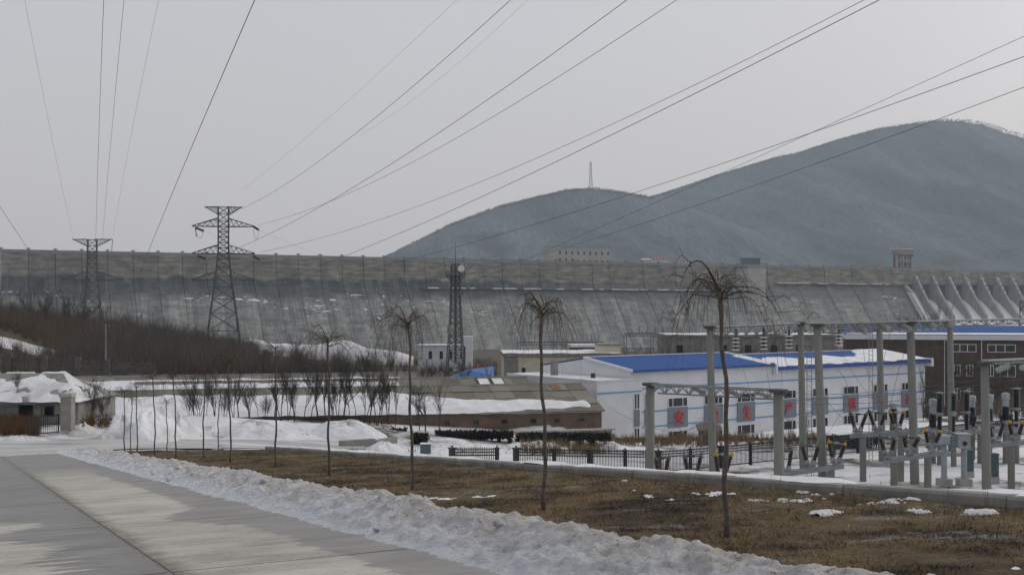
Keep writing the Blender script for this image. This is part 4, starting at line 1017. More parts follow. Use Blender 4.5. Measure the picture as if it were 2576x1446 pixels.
far_building('cream_block', f3b, .6, 4.6, 0, 7, -4, 5.9, M['yellow_wall'], 'taller plain cream block at the right end of the low cream building', 'building', [], 1, 1, .2, M['dark_concrete'])
f3c = frame_at(1440, 222, (1, .05))
o3c, Mx = far_building('snow_shed', f3c, 0, 6, 0, 6, -4, 5.0, M['shed_brick'], 'small dark shed with a snowy roof between the cream buildings', 'shed', [], 1, 1)
mb = MB(Mx); mb.box(-.3, 6.3, -.3, 6.3, 5.0, 5.5); mb.build('roof_snow', M['clean_snow'], o3c)
f4 = frame_at(1052, 285, (1, .02))
o4, Mx = far_building('tiled_office', f4, 0, 12.7, 0, 8, -6, 3.15, M['tile_wall'], 'white tiled two storey office seen behind the telecom mast', 'building', [(-.3, [3.1, 5.9, 8.3, 11.2]), (-4.6, [3.1, 5.9, 8.3, 11.2])], 1.1, 2.2, .25, M['white_wall'], frame_col=M['tile_wall'])
mb = MB(Mx); mb.box(11.3, 13.9, -.4, 4, -6, 5.6); mb.build('stair_tower', M['white_wall'], o4)
mb = MB(Mx); mb.box(11.55, 12.1, -.5, -.38, -2, 3); mb.build('stair_window', M['glass'], o4)
for xa, xb, y0, y1, Yd, wm, rm, l in ((1128, 1242, 931, 953, 190, 'blue_tarp', 'blue_tarp', 'blue sheet roofed shed beyond the long grey roofs'), (1188, 1240, 922, 942, 200, 'red_sheet', 'red_sheet', 'red panel hoarding standing behind the blue shed')):
    a, b = W(xa, y1, Yd), W(xb, y0, Yd); e = empty('sheet_shed' if 'shed beyond' in l else 'hoarding', ((a.x + b.x) / 2, Yd, H(a.x, Yd)), l, 'shed' if 'shed beyond' in l else 'hoarding')
    mb = MB()
    if 'shed beyond' in l:
        mb.box(a.x + .3, b.x - .3, Yd, Yd + 5, H(a.x, Yd) - .3, a.z + .05); mb.build('wall', M['blue_stripe'], e)
        mb = MB(); i = [mb.p(c) for c in ((a.x, Yd - .3, a.z), (b.x, Yd - .3, a.z + .5), (b.x, Yd + 5.3, b.z + .4), (a.x + 3.0, Yd + 2, b.z), (a.x, Yd + 5.3, a.z))]
        mb.face(i[0], i[1], i[3]); mb.face(i[1], i[2], i[3]); mb.face(i[0], i[3], i[4]); mb.face(i[3], i[2], i[4]); mb.build('roof', M[rm], e)
    else:
        for k in range(4): mb = MB(); w = (b.x - a.x) / 4; mb.box(a.x + w * k + .02, a.x + w * (k + 1) - .02, Yd, Yd + .08, a.z, b.z); mb.build('panel', M[wm], e)
        mb = MB()
        for k in range(5): mb.bar((a.x + w * k, Yd + .15, H(a.x, Yd)), (a.x + w * k, Yd + .15, b.z), .06)
        mb.build('post', M['steel'], e, kind='stuff')

# ---------------------------------------------------------------- long sheds with asbestos roofs
SM = Matrix(((-.97, -.242, 0, 9.1), (-.242, .97, 0, 108), (0, 0, 1, 0), (0, 0, 0, 1)))   # x runs left along the front, y goes back
def shed(label, L0, L1, y0, yr, y1, ze, zr, snow, rows=3, sheet_until=24.0, wall=True):
    e = empty('long_shed', SM @ Vector(((L0 + L1) / 2, (y0 + y1) / 2, 1)), label, 'shed', 'long sheds with asbestos roofs')
    mb = MB(SM); mb.prism([(0, y0 + .35, -1), (0, y1 - .35, -1), (0, y1 - .35, ze), (0, yr, zr - .25), (0, y0 + .35, ze)], (L0 + .3, 0, 0), (L1 - .3, 0, 0)); mb.build('wall', M['shed_brick'], e)
    mb = MB(SM); mb.prism([(0, yr, zr - .08), (0, y1 + .2, ze - .1), (0, y1 + .2, ze), (0, yr, zr)], (L0, 0, 0), (L1, 0, 0)); mb.build('rear_roof', M['sheet'], e)
    sw = 2.0; n = int((L1 - L0) / sw)
    for r in range(rows):
        for k in range(n):
            ua, ub = L0 + k * sw, L0 + (k + 1) * sw
            fa, fb = r / rows, (r + 1) / rows + .02
            lift = random.uniform(0, .035) + .02 * (r % 2); tw = random.uniform(-.02, .02)
            mb = MB(SM); P_ = lambda f: (y0 + (yr - y0) * min(f, 1.0), ze + (zr - ze) * min(f, 1.0))
            (ya, za), (yb, zb) = P_(fa), P_(fb)
            mb.prism([(0, ya - .03, za + lift + .05), (0, yb, zb + lift + tw), (0, yb, zb + lift + tw + .035), (0, ya - .03, za + lift + .085)], (ua + .012, 0, 0), (ub - .012, 0, 0))
            if r == rows - 1 and k == 1 and L0 == 0:
                mb.build('roof_sheet', M['sheet'], e); mb = MB(SM); xm = ua + .7; mb.prism([(0, ya + .25, za + lift + .16), (0, yb - .35, zb + lift + .03), (0, yb - .35, zb + lift + .07), (0, ya + .25, za + lift + .20)], (xm, 0, 0), (xm + .95, 0, 0)); mb.build('torn_board', M['rust_hole'], e)
            elif ua < sheet_until: mb.build('roof_sheet', M['sheet'], e)
            else: mb.build('roof_sheet', M['sheet'], e)
    mb = MB(SM); mb.tube([(L0, yr, zr + .05), (L1, yr, zr + .05)], .16, 6); mb.build('ridge_tile', M['dark_concrete'], e)
    mb = MB(SM)
    def g(u, v):
        x = L0 + (L1 - L0) * u; f = v; y = y0 - .05 + (yr - y0) * f; z = ze + (zr - ze) * f + .13
        m = snow(x - L0, f) + .13 * fbm(x * .55, f * 3.2, y0, 4)
        return (x, y, z + max(-.16, min(.17, m * 1.8)))
    mb.grid(g, int((L1 - L0) * 2.2), 26); mb.build('roof_snow', M['clean_snow'], e, smooth_=True)
    return e
def snowC(x, f):
    top = interp(x, [(0, .30), (7, .42), (14, .50), (17.5, .62), (20, .74), (60, .81)]); bot = interp(x, [(0, .22), (3, .16), (9, .09), (16, .0), (60, -.2)])
    return min(top - f, f - bot) + (-.3 if x < 1.2 else 0)
shedC = shed('front long shed with brick wall, grey sheet roof and heavy snow along its eaves', 0, 58.0, 0, 7.8, 12.4, 2.8, 4.92, snowC, 4)
shedB = shed('middle long shed, its bare grey sheet roof showing behind the front ridge', 3.0, 45.0, 13.2, 18.6, 23.0, 3.3, 5.0, lambda x, f: max(min(.86 - f, f - .52), .14 - f) if x > 15 else -.4, 2)
shedA = shed('rear long shed, last of the grey roofs, snow below its bare ridge', 14.0, 74.0, 24.0, 29.4, 34.0, 3.3, 5.05, lambda x, f: .74 - f if x > 2 else -.3, 2)
for x in (2.35, 4.85, 7.2, 10.05, 12.8, 15.6, 18.4):      # small front windows
    mb = MB(SM); z0, z1, w = 1.75, 2.28, .34
    for b in ((-w, w, z0, z0 + .06), (-w, w, z1 - .06, z1), (-w, -w + .06, z0 + .06, z1 - .06), (w - .06, w, z0 + .06, z1 - .06)): mb.box(x + b[0], x + b[1], .27, .36, b[2], b[3])
    wo = mb.build('window', M['wood'], shedC); mb = MB(SM); mb.box(x - w + .06, x + w - .06, .31, .36, z0 + .06, z1 - .06); mb.build('pane', M['glass'], wo)
for x, y in ((6.0, .30), (7.6, .30)):                      # skylights on the middle shed
    mb = MB(SM); ya = 13.2 + 5.4 * .55; yb = 13.2 + 5.4 * .93; za = 3.3 + 1.7 * .55 + .16; zb = 3.3 + 1.7 * .93 + .16; q = MB(SM)
    for a, b in ((x, x + .1), (x + 1.3, x + 1.4)): mb.prism([(0, ya, za), (0, yb, zb), (0, yb, zb + .07), (0, ya, za + .07)], (a, 0, 0), (b, 0, 0))
    for ff in (0.0, .93): mb.prism([(0, ya + (yb - ya) * ff, za + (zb - za) * ff), (0, ya + (yb - ya) * (ff + .07), za + (zb - za) * (ff + .07)), (0, ya + (yb - ya) * (ff + .07), za + (zb - za) * (ff + .07) + .07), (0, ya + (yb - ya) * ff, za + (zb - za) * ff + .07)], (x + .1, 0, 0), (x + 1.3, 0, 0))
    so = mb.build('skylight', M['dark_steel'], shedB)
    q.prism([(0, ya, za + .01), (0, yb, zb + .01), (0, yb, zb + .03), (0, ya, za + .03)], (x + .1, 0, 0), (x + 1.3, 0, 0)); q.build('pane', M['clean_snow'], so)
# stone footing wall in front of the shed's right end
fw = empty('stone_wall', W(1500, 1085, 104), 'low rubble stone wall at the right end of the long shed', 'wall')
mb = MB(SM); mb.box(-.25, 10.5, -2.2, -1.5, 1.22, 1.36); mb.build('coping', M['concrete'], fw)
for k in range(14):
    for r in range(2):
        mb = MB(SM); x = -.2 + .76 * k + .3 * (r % 2) ; w = random.uniform(.60, .72); mb.box(x, x + w, -2.12 - random.uniform(0, .05), -1.55, .45 + .38 * r, .45 + .38 * r + .355)
        mb.v = [c + Vector((n3(c.x*3, c.y*3, c.z*3), n3(c.y*3, c.z*3, 5), n3(c.z*3, c.x*3, 9))) * .05 for c in mb.v]; mb.build('stone', M['stone'], fw)
# lamp bracket on the shed corner
# ruined house with snow roof, stone gate pillar and iron gate at the left
rh = empty('ruined_house', W(90, 1050, 89), 'derelict low house with a sagging snow covered roof at the left edge', 'house')
ra, rb = W(-120, 1040, 88), W(196, 1040, 88)
mb = MB(); zb, ze, zr = 3.0, 5.35, 7.4
for a, b in ((ra.x, W(45, 0, 88).x), (W(83, 0, 88).x, W(136, 0, 88).x - .85), (W(138, 0, 88).x, rb.x)): mb.box(a, b, 88, 88.3, zb, ze)
xa, xb = W(45, 0, 88).x, W(138, 0, 88).x
mb.box(xa, xb, 88.02, 88.28, ze - .22, ze); mb.box(xa, xb, 88.02, 88.28, zb, 4.25)
mb.box(ra.x, ra.x + .3, 88.3, 96, zb, ze); mb.box(rb.x - .3, rb.x, 88.3, 96, zb, ze); mb.box(ra.x, rb.x, 96, 96.3, zb, ze)
mb.build('wall', M['dark_concrete'], rh)
mb = MB(); mb.box(ra.x + .3, rb.x - .3, 90, 90.05, zb, ze); mb.build('inner_wall', M['dark_steel'], rh)
mb = MB(); xo = W(103, 0, 88).x
for a, b, c, d in ((xo, xo + .1, 4.25, 5.13), (xo + 1.0, xo + 1.1, 4.25, 5.13), (xo + .1, xo + 1.0, 5.03, 5.13), (xo + .1, xo + 1.0, 4.25, 4.33)): mb.box(a, b, 87.96, 88.05, c, d)
mb.build('window_frame', M['green_box'], rh)
mb = MB()
def rsn(u, v):
    x = ra.x - .5 + (rb.x - ra.x + .9) * u; y = 87.3 + 5.6 * v
    return (x, y, ze + .12 + min((zr - ze) * v, max(0, (rb.x + .35 - x) * .62)) + .16 * fbm(x * .5, y * .6, 2, 4) - .40 * smooth((fbm(x * .55, y * .7, 8, 4) - .16) * 7))
mb.grid(rsn, 60, 26); mb.build('roof_snow', M['snow'], rh, smooth_=True)
mb = MB(); mb.prism([(0, 87.4, ze), (0, 92.5, zr), (0, 96.6, ze), (0, 96.6, ze - .1), (0, 92.5, zr - .12), (0, 87.4, ze - .1)], (ra.x - .4, 0, 0), (rb.x - 3.0, 0, 0))
i = [mb.p(c) for c in ((rb.x - 3.0, 87.4, ze), (rb.x + .3, 87.4, ze), (rb.x + .3, 96.6, ze), (rb.x - 3.0, 96.6, ze), (rb.x - 3.0, 92.5, zr))]
mb.face(i[0], i[1], i[4]); mb.face(i[1], i[2], i[4]); mb.face(i[2], i[3], i[4]); mb.face(i[3], i[2], i[1], i[0]); mb.build('roof', M['dark_concrete'], rh)
for k in range(5):
    mb = MB(); x = rb.x - 1.6 + .36 * k; mb.prism([(0, 88.6 + .5 * k, 6.0 - .22 * k), (0, 91.2 + .3 * k, 6.5 - .2 * k), (0, 91.2 + .3 * k, 6.56 - .2 * k), (0, 88.6 + .5 * k, 6.06 - .22 * k)], (x, 0, 0), (x + .22, 0, 0)); mb.build('fallen_board', M['wood'], rh)
gp = W(165, 1067, 80); pil = empty('gate_pillar', (gp.x, 80, gp.z - .3), 'square stone gate pillar with a flat cap beside the iron gate', 'pillar')
pz0, pz1, hw = gp.z - .5, W(0, 998, 80).z, 13.5 * 80 / F
mb = MB(); mb.box(gp.x - hw, gp.x + hw, 80, 80 + 2 * hw, pz0, pz1); mb.build('shaft', M['dark_concrete'], pil)
mb = MB(); mb.box(gp.x - hw * 1.2, gp.x + hw * 1.2, 80 - .08, 80 + 2 * hw + .08, pz1, pz1 + .24); mb.build('cap', M['concrete'], pil)
g0, g1 = W(76, 1096, 79.5), W(147, 1088, 80.4); gate = empty('iron_gate', g0, 'thin black iron bar gate left of the stone pillar', 'gate'); zt0, zt1 = W(76, 1051, 79.5).z, W(147, 1043, 80.4).z
def gl(f, z): return Vector((g0.x + (g1.x - g0.x) * f, g0.y + (g1.y - g0.y) * f, z))
mb = MB()
for f in (0, 1): mb.bar(gl(f, g0.z - .1 + f * .2), gl(f, zt0 + (zt1 - zt0) * f), .05)
mb.bar(gl(0, zt0), gl(1, zt1), .045); mb.bar(gl(0, zt0 - .6), gl(1, zt1 - .6), .035); mb.bar(gl(0, g0.z + .1), gl(1, g1.z + .1), .03); mb.build('frame', M['iron'], gate)
for k in range(1, 13):
    f = k / 13; mb = MB(); mb.bar(gl(f, g0.z + .08), gl(f, zt0 + (zt1 - zt0) * f - .02), .018); mb.build('bar', M['iron'], gate)
mb = MB(); c = gl(.08, g0.z + .55); mb.box(c.x - .14, c.x + .14, c.y - .1, c.y + .02, c.z - .12, c.z + .14); mb.build('lock_box', M['iron'], gate)

# ---------------------------------------------------------------- switchyard: gantries
def gz(x, y, Y): q = W(x, y, Y); return Vector((q.x, q.y, H(q.x, q.y)))
def post(par, xb, xt, yt, Y, r0, r1, name='pole', cap=True, mat='concrete_pole', foot=False):
    b = gz(xb, HY, Y); tp = W(xt, yt, Y); mb = MB(); n = 16
    rings = [mb.ring(b + Vector((0, 0, -.3)), (0, 0, 1), r0, n), mb.ring(tp, (0, 0, 1), r1, n)]
    for j in range(n): mb.face(rings[0][j], rings[0][(j+1) % n], rings[1][(j+1) % n], rings[1][j])
    mb.face(*rings[1]); o = mb.build(name, M[mat], par, smooth_=False)
    for p in o.data.polygons: p.use_smooth = len(p.vertices) == 4
    if cap:
        mb = MB(); mb.lathe(tp, (0, 0, 1), [(r1 * 1.05, 0), (r1 * 1.95, .05), (r1 * 1.95, .22), (r1 * .6, .26)], 14); mb.build('pole_cap', M['dark_steel'], par)
    if foot:
        mb = MB(); mb.box(b.x - 1.0, b.x + 1.0, b.y - .9, b.y + .9, b.z - .1, b.z + .34); mb.build('footing', M['concrete'], par)
    return tp
def truss(par, a, b, depth, wid=.55, r=.045, panels=9, mat='steel'):
    a, b = Vector(a), Vector(b); d = (b - a).normalized(); sd = Vector((-d.y, d.x, 0)).normalized() * wid / 2; up = Vector((0, 0, depth))
    mb = MB(); mb.bar(a + sd + up, b + sd + up, r * 1.6); mb.bar(a - sd + up, b - sd + up, r * 1.6); mb.bar(a + d * .8, b - d * .8, r * 1.1); mb.build('beam_chord', M[mat], par)
    mb = MB(); L = b - a
    for k in range(panels):
        p, q, m = a + L * (k / panels), a + L * ((k + 1) / panels), a + L * ((k + .5) / panels)
        for s in (sd, -sd):
            mb.bar(p + s + up, m, r * .75, 4); mb.bar(m, q + s + up, r * .75, 4)
        mb.bar(p + sd + up, q - sd + up, r * .6, 3); mb.bar(m, m + up + sd, r * .55, 3)
    mb.build('beam_lattice', M[mat], par, kind='stuff')
def ladder(par, x, y0, y1, Y, w=.30):
    a, b = W(x, y0, Y), W(x, y1, Y); mb = MB()
    for s in (0, w): mb.bar(a + Vector((s, 0, 0)), b + Vector((s, 0, 0)), .024)
    n = int((b - a).length / .34)
    for k in range(n): q = a + (b - a) * ((k + .5) / n); mb.bar(q, q + Vector((w, 0, 0)), .016)
    mb.build('ladder', M['steel'], par)
ga = empty('gantry', gz(1798, HY, 72), 'low lattice beam gantry on two short thick concrete poles just below the verge', 'gantry', 'switchyard gantries')
t1 = post(ga, 1635, 1636, 971, 73, .31, .28); t2 = post(ga, 1961, 1958, 988, 67, .33, .30)
truss(ga, t1 + Vector((-.2, 0, -.42)), t2 + Vector((.5, 0, -.42)), .55, .5, .05, 11)
gb = empty('gantry', gz(2100, HY, 88), 'tall rear gantry of four slender concrete poles under one long lattice beam', 'gantry', 'switchyard gantries')
tops = [post(gb, 1794, 1786, 827, 82.4, .31, .25), post(gb, 2021, 2014, 817, 86.4, .29, .23), post(gb, 2220, 2212, 817, 90.7, .29, .24, foot=True), post(gb, 2394, 2390, 810, 97, .29, .24, foot=True)]
for a, b in zip(tops, tops[1:]): truss(gb, a + Vector((.05, 0, -.60)), b + Vector((-.05, 0, -.60)), .72, .6, .05, 9)
ladder(gb, 2186, 1160, 822, 90, .3)
gc = empty('gantry', gz(2190, HY, 78), 'tall front gantry of thick concrete poles carrying grey insulator strings', 'gantry', 'switchyard gantries')
tc = [post(gc, 2072, 2056, 822, 77, .33, .25, foot=False), post(gc, 2302, 2290, 816, 79, .32, .26, foot=True), post(gc, 2700, 2690, 806, 84, .32, .26)]
for a, b in zip(tc, tc[1:]): truss(gc, a + Vector((.05, 0, -.16)), b + Vector((-.05, 0, -.16)), .36, .6, .045, 14)
ladder(gc, 2030, 1240, 840, 77.5, .32); ladder(gc, 2062, 1236, 1165, 76, .3)
gd = empty('gantry', gz(2530, HY, 72), 'single concrete pole at the right carrying a beam that leaves the frame', 'gantry', 'switchyard gantries')
td = [post(gd, 2483, 2477, 918, 72, .30, .25), post(gd, 2760, 2755, 905, 75, .3, .25)]
truss(gd, td[0] + Vector((0, 0, .05)), td[1] + Vector((0, 0, .05)), .22, .5, .05, 9)
# hanging and tensioned insulator strings
for k, (a, b, Y) in enumerate([((2143, 817), (2183, 838), 78.5), ((2202, 814), (2240, 832), 78.8), ((2258, 813), (2294, 832), 79), ((2321, 810), (2355, 823), 80), ((2371, 808), (2398, 819), 80.5)]):
    tension_insulator('insulator_string', W(*a, Y), W(*b, Y - 1.2), .215, M['glass_disc'], 'grey ribbed insulator string slanting off the tall front beam, %s from the left' % ORD[k], 'insulator strings on the tall front beam', 7)
for k, (a, b) in enumerate([((1738, 973), (1778, 991)), ((1828, 982), (1862, 995)), ((1896, 986), (1948, 1000))]):
    tension_insulator('insulator_string', W(*a, 71.5), W(*b, 70.5), .16, M['glass_disc'], 'pale insulator string behind the low lattice beam, %s from the left' % ORD[k], 'insulator strings behind the low beam', 7)
for k, (a, b) in enumerate([((2506, 932), (2540, 919)), ((2566, 926), (2600, 916))]):
    tension_insulator('insulator_string', W(*a, 71), W(*b, 72.2), .20, M['glass_disc'], ('large grey insulator string under the beam at the right, next to its pole', 'grey insulator string under the right beam, cut by the frame edge')[k], 'insulator strings under the right beam', 6)
for k, (x, y0, y1, Y) in enumerate([(1851, 842, 880, 83.5), (1921, 839, 878, 84.7), (1985, 836, 875, 85.8), (2110, 833, 868, 88.5)]):
    a, b = W(x, y0, Y), W(x, y1, Y); mb = MB(); mb.bar(a + Vector((0, 0, .45)), a, .09, 5); mb.tube([a, b], .06, 6)
    rod = MB()
    for q in range(4):
        z = a.z + (b.z - a.z) * (.2 + .25 * q); mb.lathe((a.x, a.y, z), (0, 0, -1), [(.07, -.16), (.10, -.08), (.12, -.02)], 8); rod.lathe((a.x, a.y, z), (0, 0, -1), [(.12, 0), (.30, .03), (.30, .075), (.10, .09)], 12)
    e = empty('suspension_insulator', b, 'hanging string of flat white discs under the rear beam, %s from the left' % ORD[k], 'insulator', 'hanging disc strings')
    mb.build('rod', M['dark_steel'], e); rod.build('disc', M['white_disc'], e, kind='stuff')

# ---------------------------------------------------------------- disconnectors, transformers, breakers
def ribbed(mb, a, b, r, n, taper=1.0):
    a, b = Vector(a), Vector(b); L = (b - a).length; prof = [(r * .7, 0)]
    for k in range(n):
        f = 1 - (1 - taper) * k / n; h = L * k / n; d = L / n
        prof += [(r * .74 * f, h + d * .1), (r * f, h + d * .4), (r * f, h + d * .62), (r * .74 * f, h + d * .9)]
    mb.lathe(a, b - a, prof + [(r * .6 * taper, L)], 10)
def disconnector(label, Y, beam, vs, sups, por='porcelain', cols=None, Y2=None):
    (xa, ya), (xb, yb) = beam; Y2 = Y2 or Y; a, b = W(xa, ya, Y), W(xb, yb, Y2)
    e = empty('disconnector', gz((xa + xb) / 2, HY, (Y + Y2) / 2), label, 'disconnector', 'three phase disconnectors of the yard')
    d = (b - a).normalized(); sd = Vector((-d.y, d.x, 0)).normalized() * .17; up = Vector((0, 0, .15)); mb = MB()
    mb.prism([a + sd - up, a - sd - up, a - sd + up, a + sd + up], (0, 0, 0), b - a); mb.build('base_beam', M['beam_grey'], e)
    mb = MB(); mb.bar(a - sd * 2 + up * 1.8, b - sd * 2 + up * 1.8, .025); mb.build('drive_rod', M['steel'], e)
    for x, yt in sups:
        f = (x - xa) / (xb - xa); Yk = Y + (Y2 - Y) * f; q = gz(x, HY, Yk); mb = MB(); mb.tube([q - Vector((0, 0, .3)), (q.x, q.y, W(x, yt, Yk).z)], .24, 14); mb.build('support_post', M['concrete_pole'], e)
    for i, (base, l, r) in enumerate(vs):
        f = (base[0] - xa) / (xb - xa); Yk = Y + (Y2 - Y) * f
        bq = W(*base, Yk); mb = MB(); mb.lathe(bq + Vector((0, 0, -.35)), (0, 0, 1), [(.26, 0), (.26, .12), (.17, .16), (.20, .30), (.12, .42)], 10); mb.bar(bq + Vector((-.38, .05, -.12)), bq + Vector((.38, .05, -.12)), .075); mb.build('bearing', M['beam_grey'], e)
        col = (cols or ['cap_dark'] * 9)[i]; heads = []
        for s, tp in ((-1, l), (1, r)):
            tq = W(*tp, Yk); bs = bq + Vector((s * .20, 0, .02)); ax = (tq - bs); L = ax.length; ax.normalize()
            mb = MB(); mb.lathe(bs, ax, [(.17, 0), (.17, L * .14), (.11, L * .17)], 10); mb.build('insulator_foot', M['beam_grey'], e)
            mb = MB(); ribbed(mb, bs + ax * L * .16, bs + ax * L * .78, .155, 10); mb.build('insulator', M[por], e)
            mb = MB(); mb.lathe(bs + ax * L * .78, ax, [(.10, 0), (.15, .03), (.15, .14), (.06, .2), (.05, L * .22)], 8); hd = bs + ax * L * .86
            mb.box(hd.x - .085, hd.x + .085, hd.y - .08, hd.y + .08, hd.z - .06, hd.z + .08); mb.build('contact', M[col], e); heads.append(bs + ax * L * .86)
        mb = MB(); m = (heads[0] + heads[1]) / 2 + Vector((0, 0, -.02)); mb.tube([heads[0], m, heads[1]], .04, 6); mb.box(m.x - .16, m.x + .12, m.y - .08, m.y + .08, m.z - .06, m.z + .08); mb.build('switch_arm', M['dark_steel' if col != 'yellow' else 'beam_grey'], e)
    return e
yl = ['cap_dark', 'cap_dark', 'yellow']
disconnector('disconnector just behind the kerb by the low gantry, its right switch with yellow contacts', 71, ((1600, 1212), (1842, 1216)), [((1665, 1203), (1649, 1146), (1683, 1142)), ((1741, 1206), (1721, 1138), (1766, 1136)), ((1815, 1198), (1799, 1132), (1843, 1133))], [(1697, 1215), (1790, 1222)], cols=yl)
disconnector('disconnector between the two thick front poles, its right switch with yellow contacts', 76, ((1972, 1192), (2122, 1172)), [((1976, 1181), (1966, 1128), (1992, 1124)), ((2038, 1166), (2015, 1112), (2061, 1115)), ((2103, 1158), (2084, 1103), (2128, 1110))], [(1988, 1196), (2091, 1180)], cols=yl)
disconnector('disconnector before the white hall under the lettering, red-brown insulators', 82.4, ((2140, 1096), (2316, 1085)), [((2158, 1080), (2137, 1033), (2181, 1036)), ((2207, 1076), (2184, 1027), (2228, 1036)), ((2256, 1073), (2237, 1030), (2275, 1031))], [(2171, 1100), (2266, 1096)], cols=yl)
disconnector('disconnector on a long grey beam in the middle of the yard, right of the ladder', 75, ((2225, 1160), (2374, 1138)), [((2234, 1139), (2211, 1092), (2252, 1098)), ((2288, 1130), (2272, 1093), (2313, 1097)), ((2343, 1120), (2327, 1076), (2368, 1081))], [(2249, 1165), (2334, 1150)], cols=yl)
disconnector('disconnector at the right edge of the yard with yellow contacts', 77, ((2482, 1120), (2640, 1108)), [((2504, 1106), (2487, 1060), (2527, 1057)), ((2554, 1100), (2538, 1056), (2575, 1057)), ((2606, 1096), (2590, 1050), (2625, 1052))], [(2544, 1122), (2610, 1118)], cols=['cap_dark', 'yellow', 'yellow'])
disconnector('disconnector far back in the yard by the fence, half hidden by breakers', 92, ((2330, 1092), (2560, 1082)), [((2352, 1084), (2338, 1046), (2368, 1046)), ((2440, 1080), (2426, 1042), (2456, 1042)), ((2530, 1076), (2516, 1038), (2546, 1038))], [(2372, 1096), (2466, 1092), (2540, 1090)], por='black_porcelain')
def ct(label, x, y0, y1, y2, w, Y, group='instrument transformers'):
    "oil filled transformer: two part grey head on a black ribbed column on a pedestal"
    q = gz(x, HY, Y); e = empty('current_transformer', q, label, 'transformer', group); z0, z1, z2 = (W(x, y, Y).z for y in (y0, y1, y2)); r = w * Y / F / 2
    hm_ = z0 - (z0 - z1) * .48
    mb = MB(); mb.lathe((q.x, q.y, z1), (0, 0, 1), [(r * .62, 0), (r * .8, .03), (r * .8, hm_ - z1 - .04), (r * .7, hm_ - z1)], 12); mb.lathe((q.x, q.y, hm_), (0, 0, 1), [(r * .85, 0), (r, .04), (r, (z0 - hm_) * .8), (r * .8, z0 - hm_), (r * .2, z0 - hm_ + .04)], 12); mb.build('head', M['unit_grey'], e)
    mb = MB(); mb.bar((q.x - r * 1.35, q.y, hm_), (q.x + r * 1.35, q.y, hm_), .05); mb.build('terminal', M['steel'], e)
    mb = MB(); ribbed(mb, (q.x, q.y, z2), (q.x, q.y, z1), r * 1.02, 11, .9); mb.build('insulator', M['black_porcelain'], e)
    mb = MB(); mb.box(q.x - r * 1.1, q.x + r * 1.1, q.y - r, q.y + r, z2 - .34, z2); mb.build('tank', M['beam_grey'], e)
    mb = MB(); mb.tube([(q.x, q.y, q.z - .3), (q.x, q.y, z2 - .34)], .23, 12); mb.build('support_post', M['concrete_pole'], e)
ct('transformer with a pale grey head before the white hall, left of the tall front pole', 2248, 1013, 1028, 1086, 22, 86)
ct('grey headed transformer right of the tall front pole, leftmost of the right hand group', 2347, 1003, 1039, 1074, 20, 92)
ct('grey headed transformer partly hidden behind the single right hand pole', 2446, 995, 1024, 1068, 18, 94)
ct('grey headed transformer just right of the single right hand pole', 2489, 992, 1028, 1060, 20, 92)
ct('grey headed transformer second from the right edge of the yard', 2530, 988, 1022, 1056, 20, 92)
def breaker(label, x, ya, yb, yc, yd, w, Y):
    q = gz(x, HY, Y); e = empty('circuit_breaker', q, label, 'breaker', 'two tier black circuit breakers'); za, zb, zc, zd = (W(x, y, Y).z for y in (ya, yb, yc, yd)); r = w * Y / F / 2
    mb = MB(); ribbed(mb, (q.x, q.y, zb), (q.x, q.y, za), r * 1.12, 14); mb.build('upper_insulator', M['black_porcelain'], e)
    mb = MB(); ribbed(mb, (q.x, q.y, zd), (q.x, q.y, zc), r * .82, 12); mb.build('lower_insulator', M['black_porcelain'], e)
    mb = MB(); mb.lathe((q.x, q.y, za), (0, 0, 1), [(r * 1.25, 0), (r * 1.25, .10), (r * .5, .16)], 12); mb.bar((q.x - r * 2, q.y, za + .08), (q.x + r * 2, q.y, za + .08), .04); mb.build('top_plate', M['steel'], e)
    mb = MB(); mb.lathe((q.x, q.y, zc), (0, 0, 1), [(r * .9, 0), (r * 1.1, .05), (r * 1.1, zb - zc - .04), (r * .8, zb - zc)], 12); mb.bar((q.x - r * 2.4, q.y, (zb + zc) / 2), (q.x + r * 1.5, q.y, (zb + zc) / 2), .06); mb.build('middle_flange', M['beam_grey'], e)
    mb = MB(); mb.box(q.x - .35, q.x + .35, q.y - .3, q.y + .3, zd - .5, zd); mb.build('frame', M['beam_grey'], e)
    mb = MB(); mb.tube([(q.x, q.y, q.z - .3), (q.x, q.y, zd - .5)], .22, 12); mb.build('support_post', M['concrete_pole'], e)
breaker('black two tier breaker column directly left of the slender rear pole', 2364, 990, 1036, 1046, 1080, 15, 91)
breaker('black two tier breaker column in front of the rightmost rear pole', 2399, 990, 1033, 1046, 1093, 12, 90)
breaker('black two tier breaker column midway between the rear pole and the single right pole', 2432, 986, 1033, 1040, 1080, 14, 91)
breaker('black two tier breaker column nearest the right edge of the photo', 2557, 979, 1024, 1032, 1073, 15, 92)
# operating mechanism with two cabinets on columns
q = gz(2402, HY, 80); me_ = empty('breaker_mechanism', q, 'pale grey breaker mechanism boxes on two steel columns and concrete plinths', 'switchgear')
def pxbox(name, x0, x1, y0, y1, Y, d, mat, par, bev=0.0):
    a, b = W(x0, y1, Y), W(x1, y0, Y); mb = MB()
    mb.box(a.x, b.x, Y, Y + d, a.z, b.z); o = mb.build(name, mat, par)
    if bev:
        m = o.modifiers.new('bevel', 'BEVEL'); m.width = bev; m.segments = 3
    return o
pxbox('rounded_box', 2363, 2394, 1094, 1120, 80, .8, M['unit_grey'], me_, .18); pxbox('link_box', 2393, 2413, 1096, 1126, 80.3, .5, M['beam_grey'], me_, .03); bx = pxbox('control_box', 2412, 2442, 1093, 1128, 79.8, .9, M['unit_grey'], me_, .04)
mb = MB(); c = W(2427, 1115, 79.78); mb.lathe(c, (0, -1, 0), [(.17, -.03), (.17, .05), (.11, .06), (.11, .02)], 14); mb.build('round_gauge', M['dark_steel'], bx)
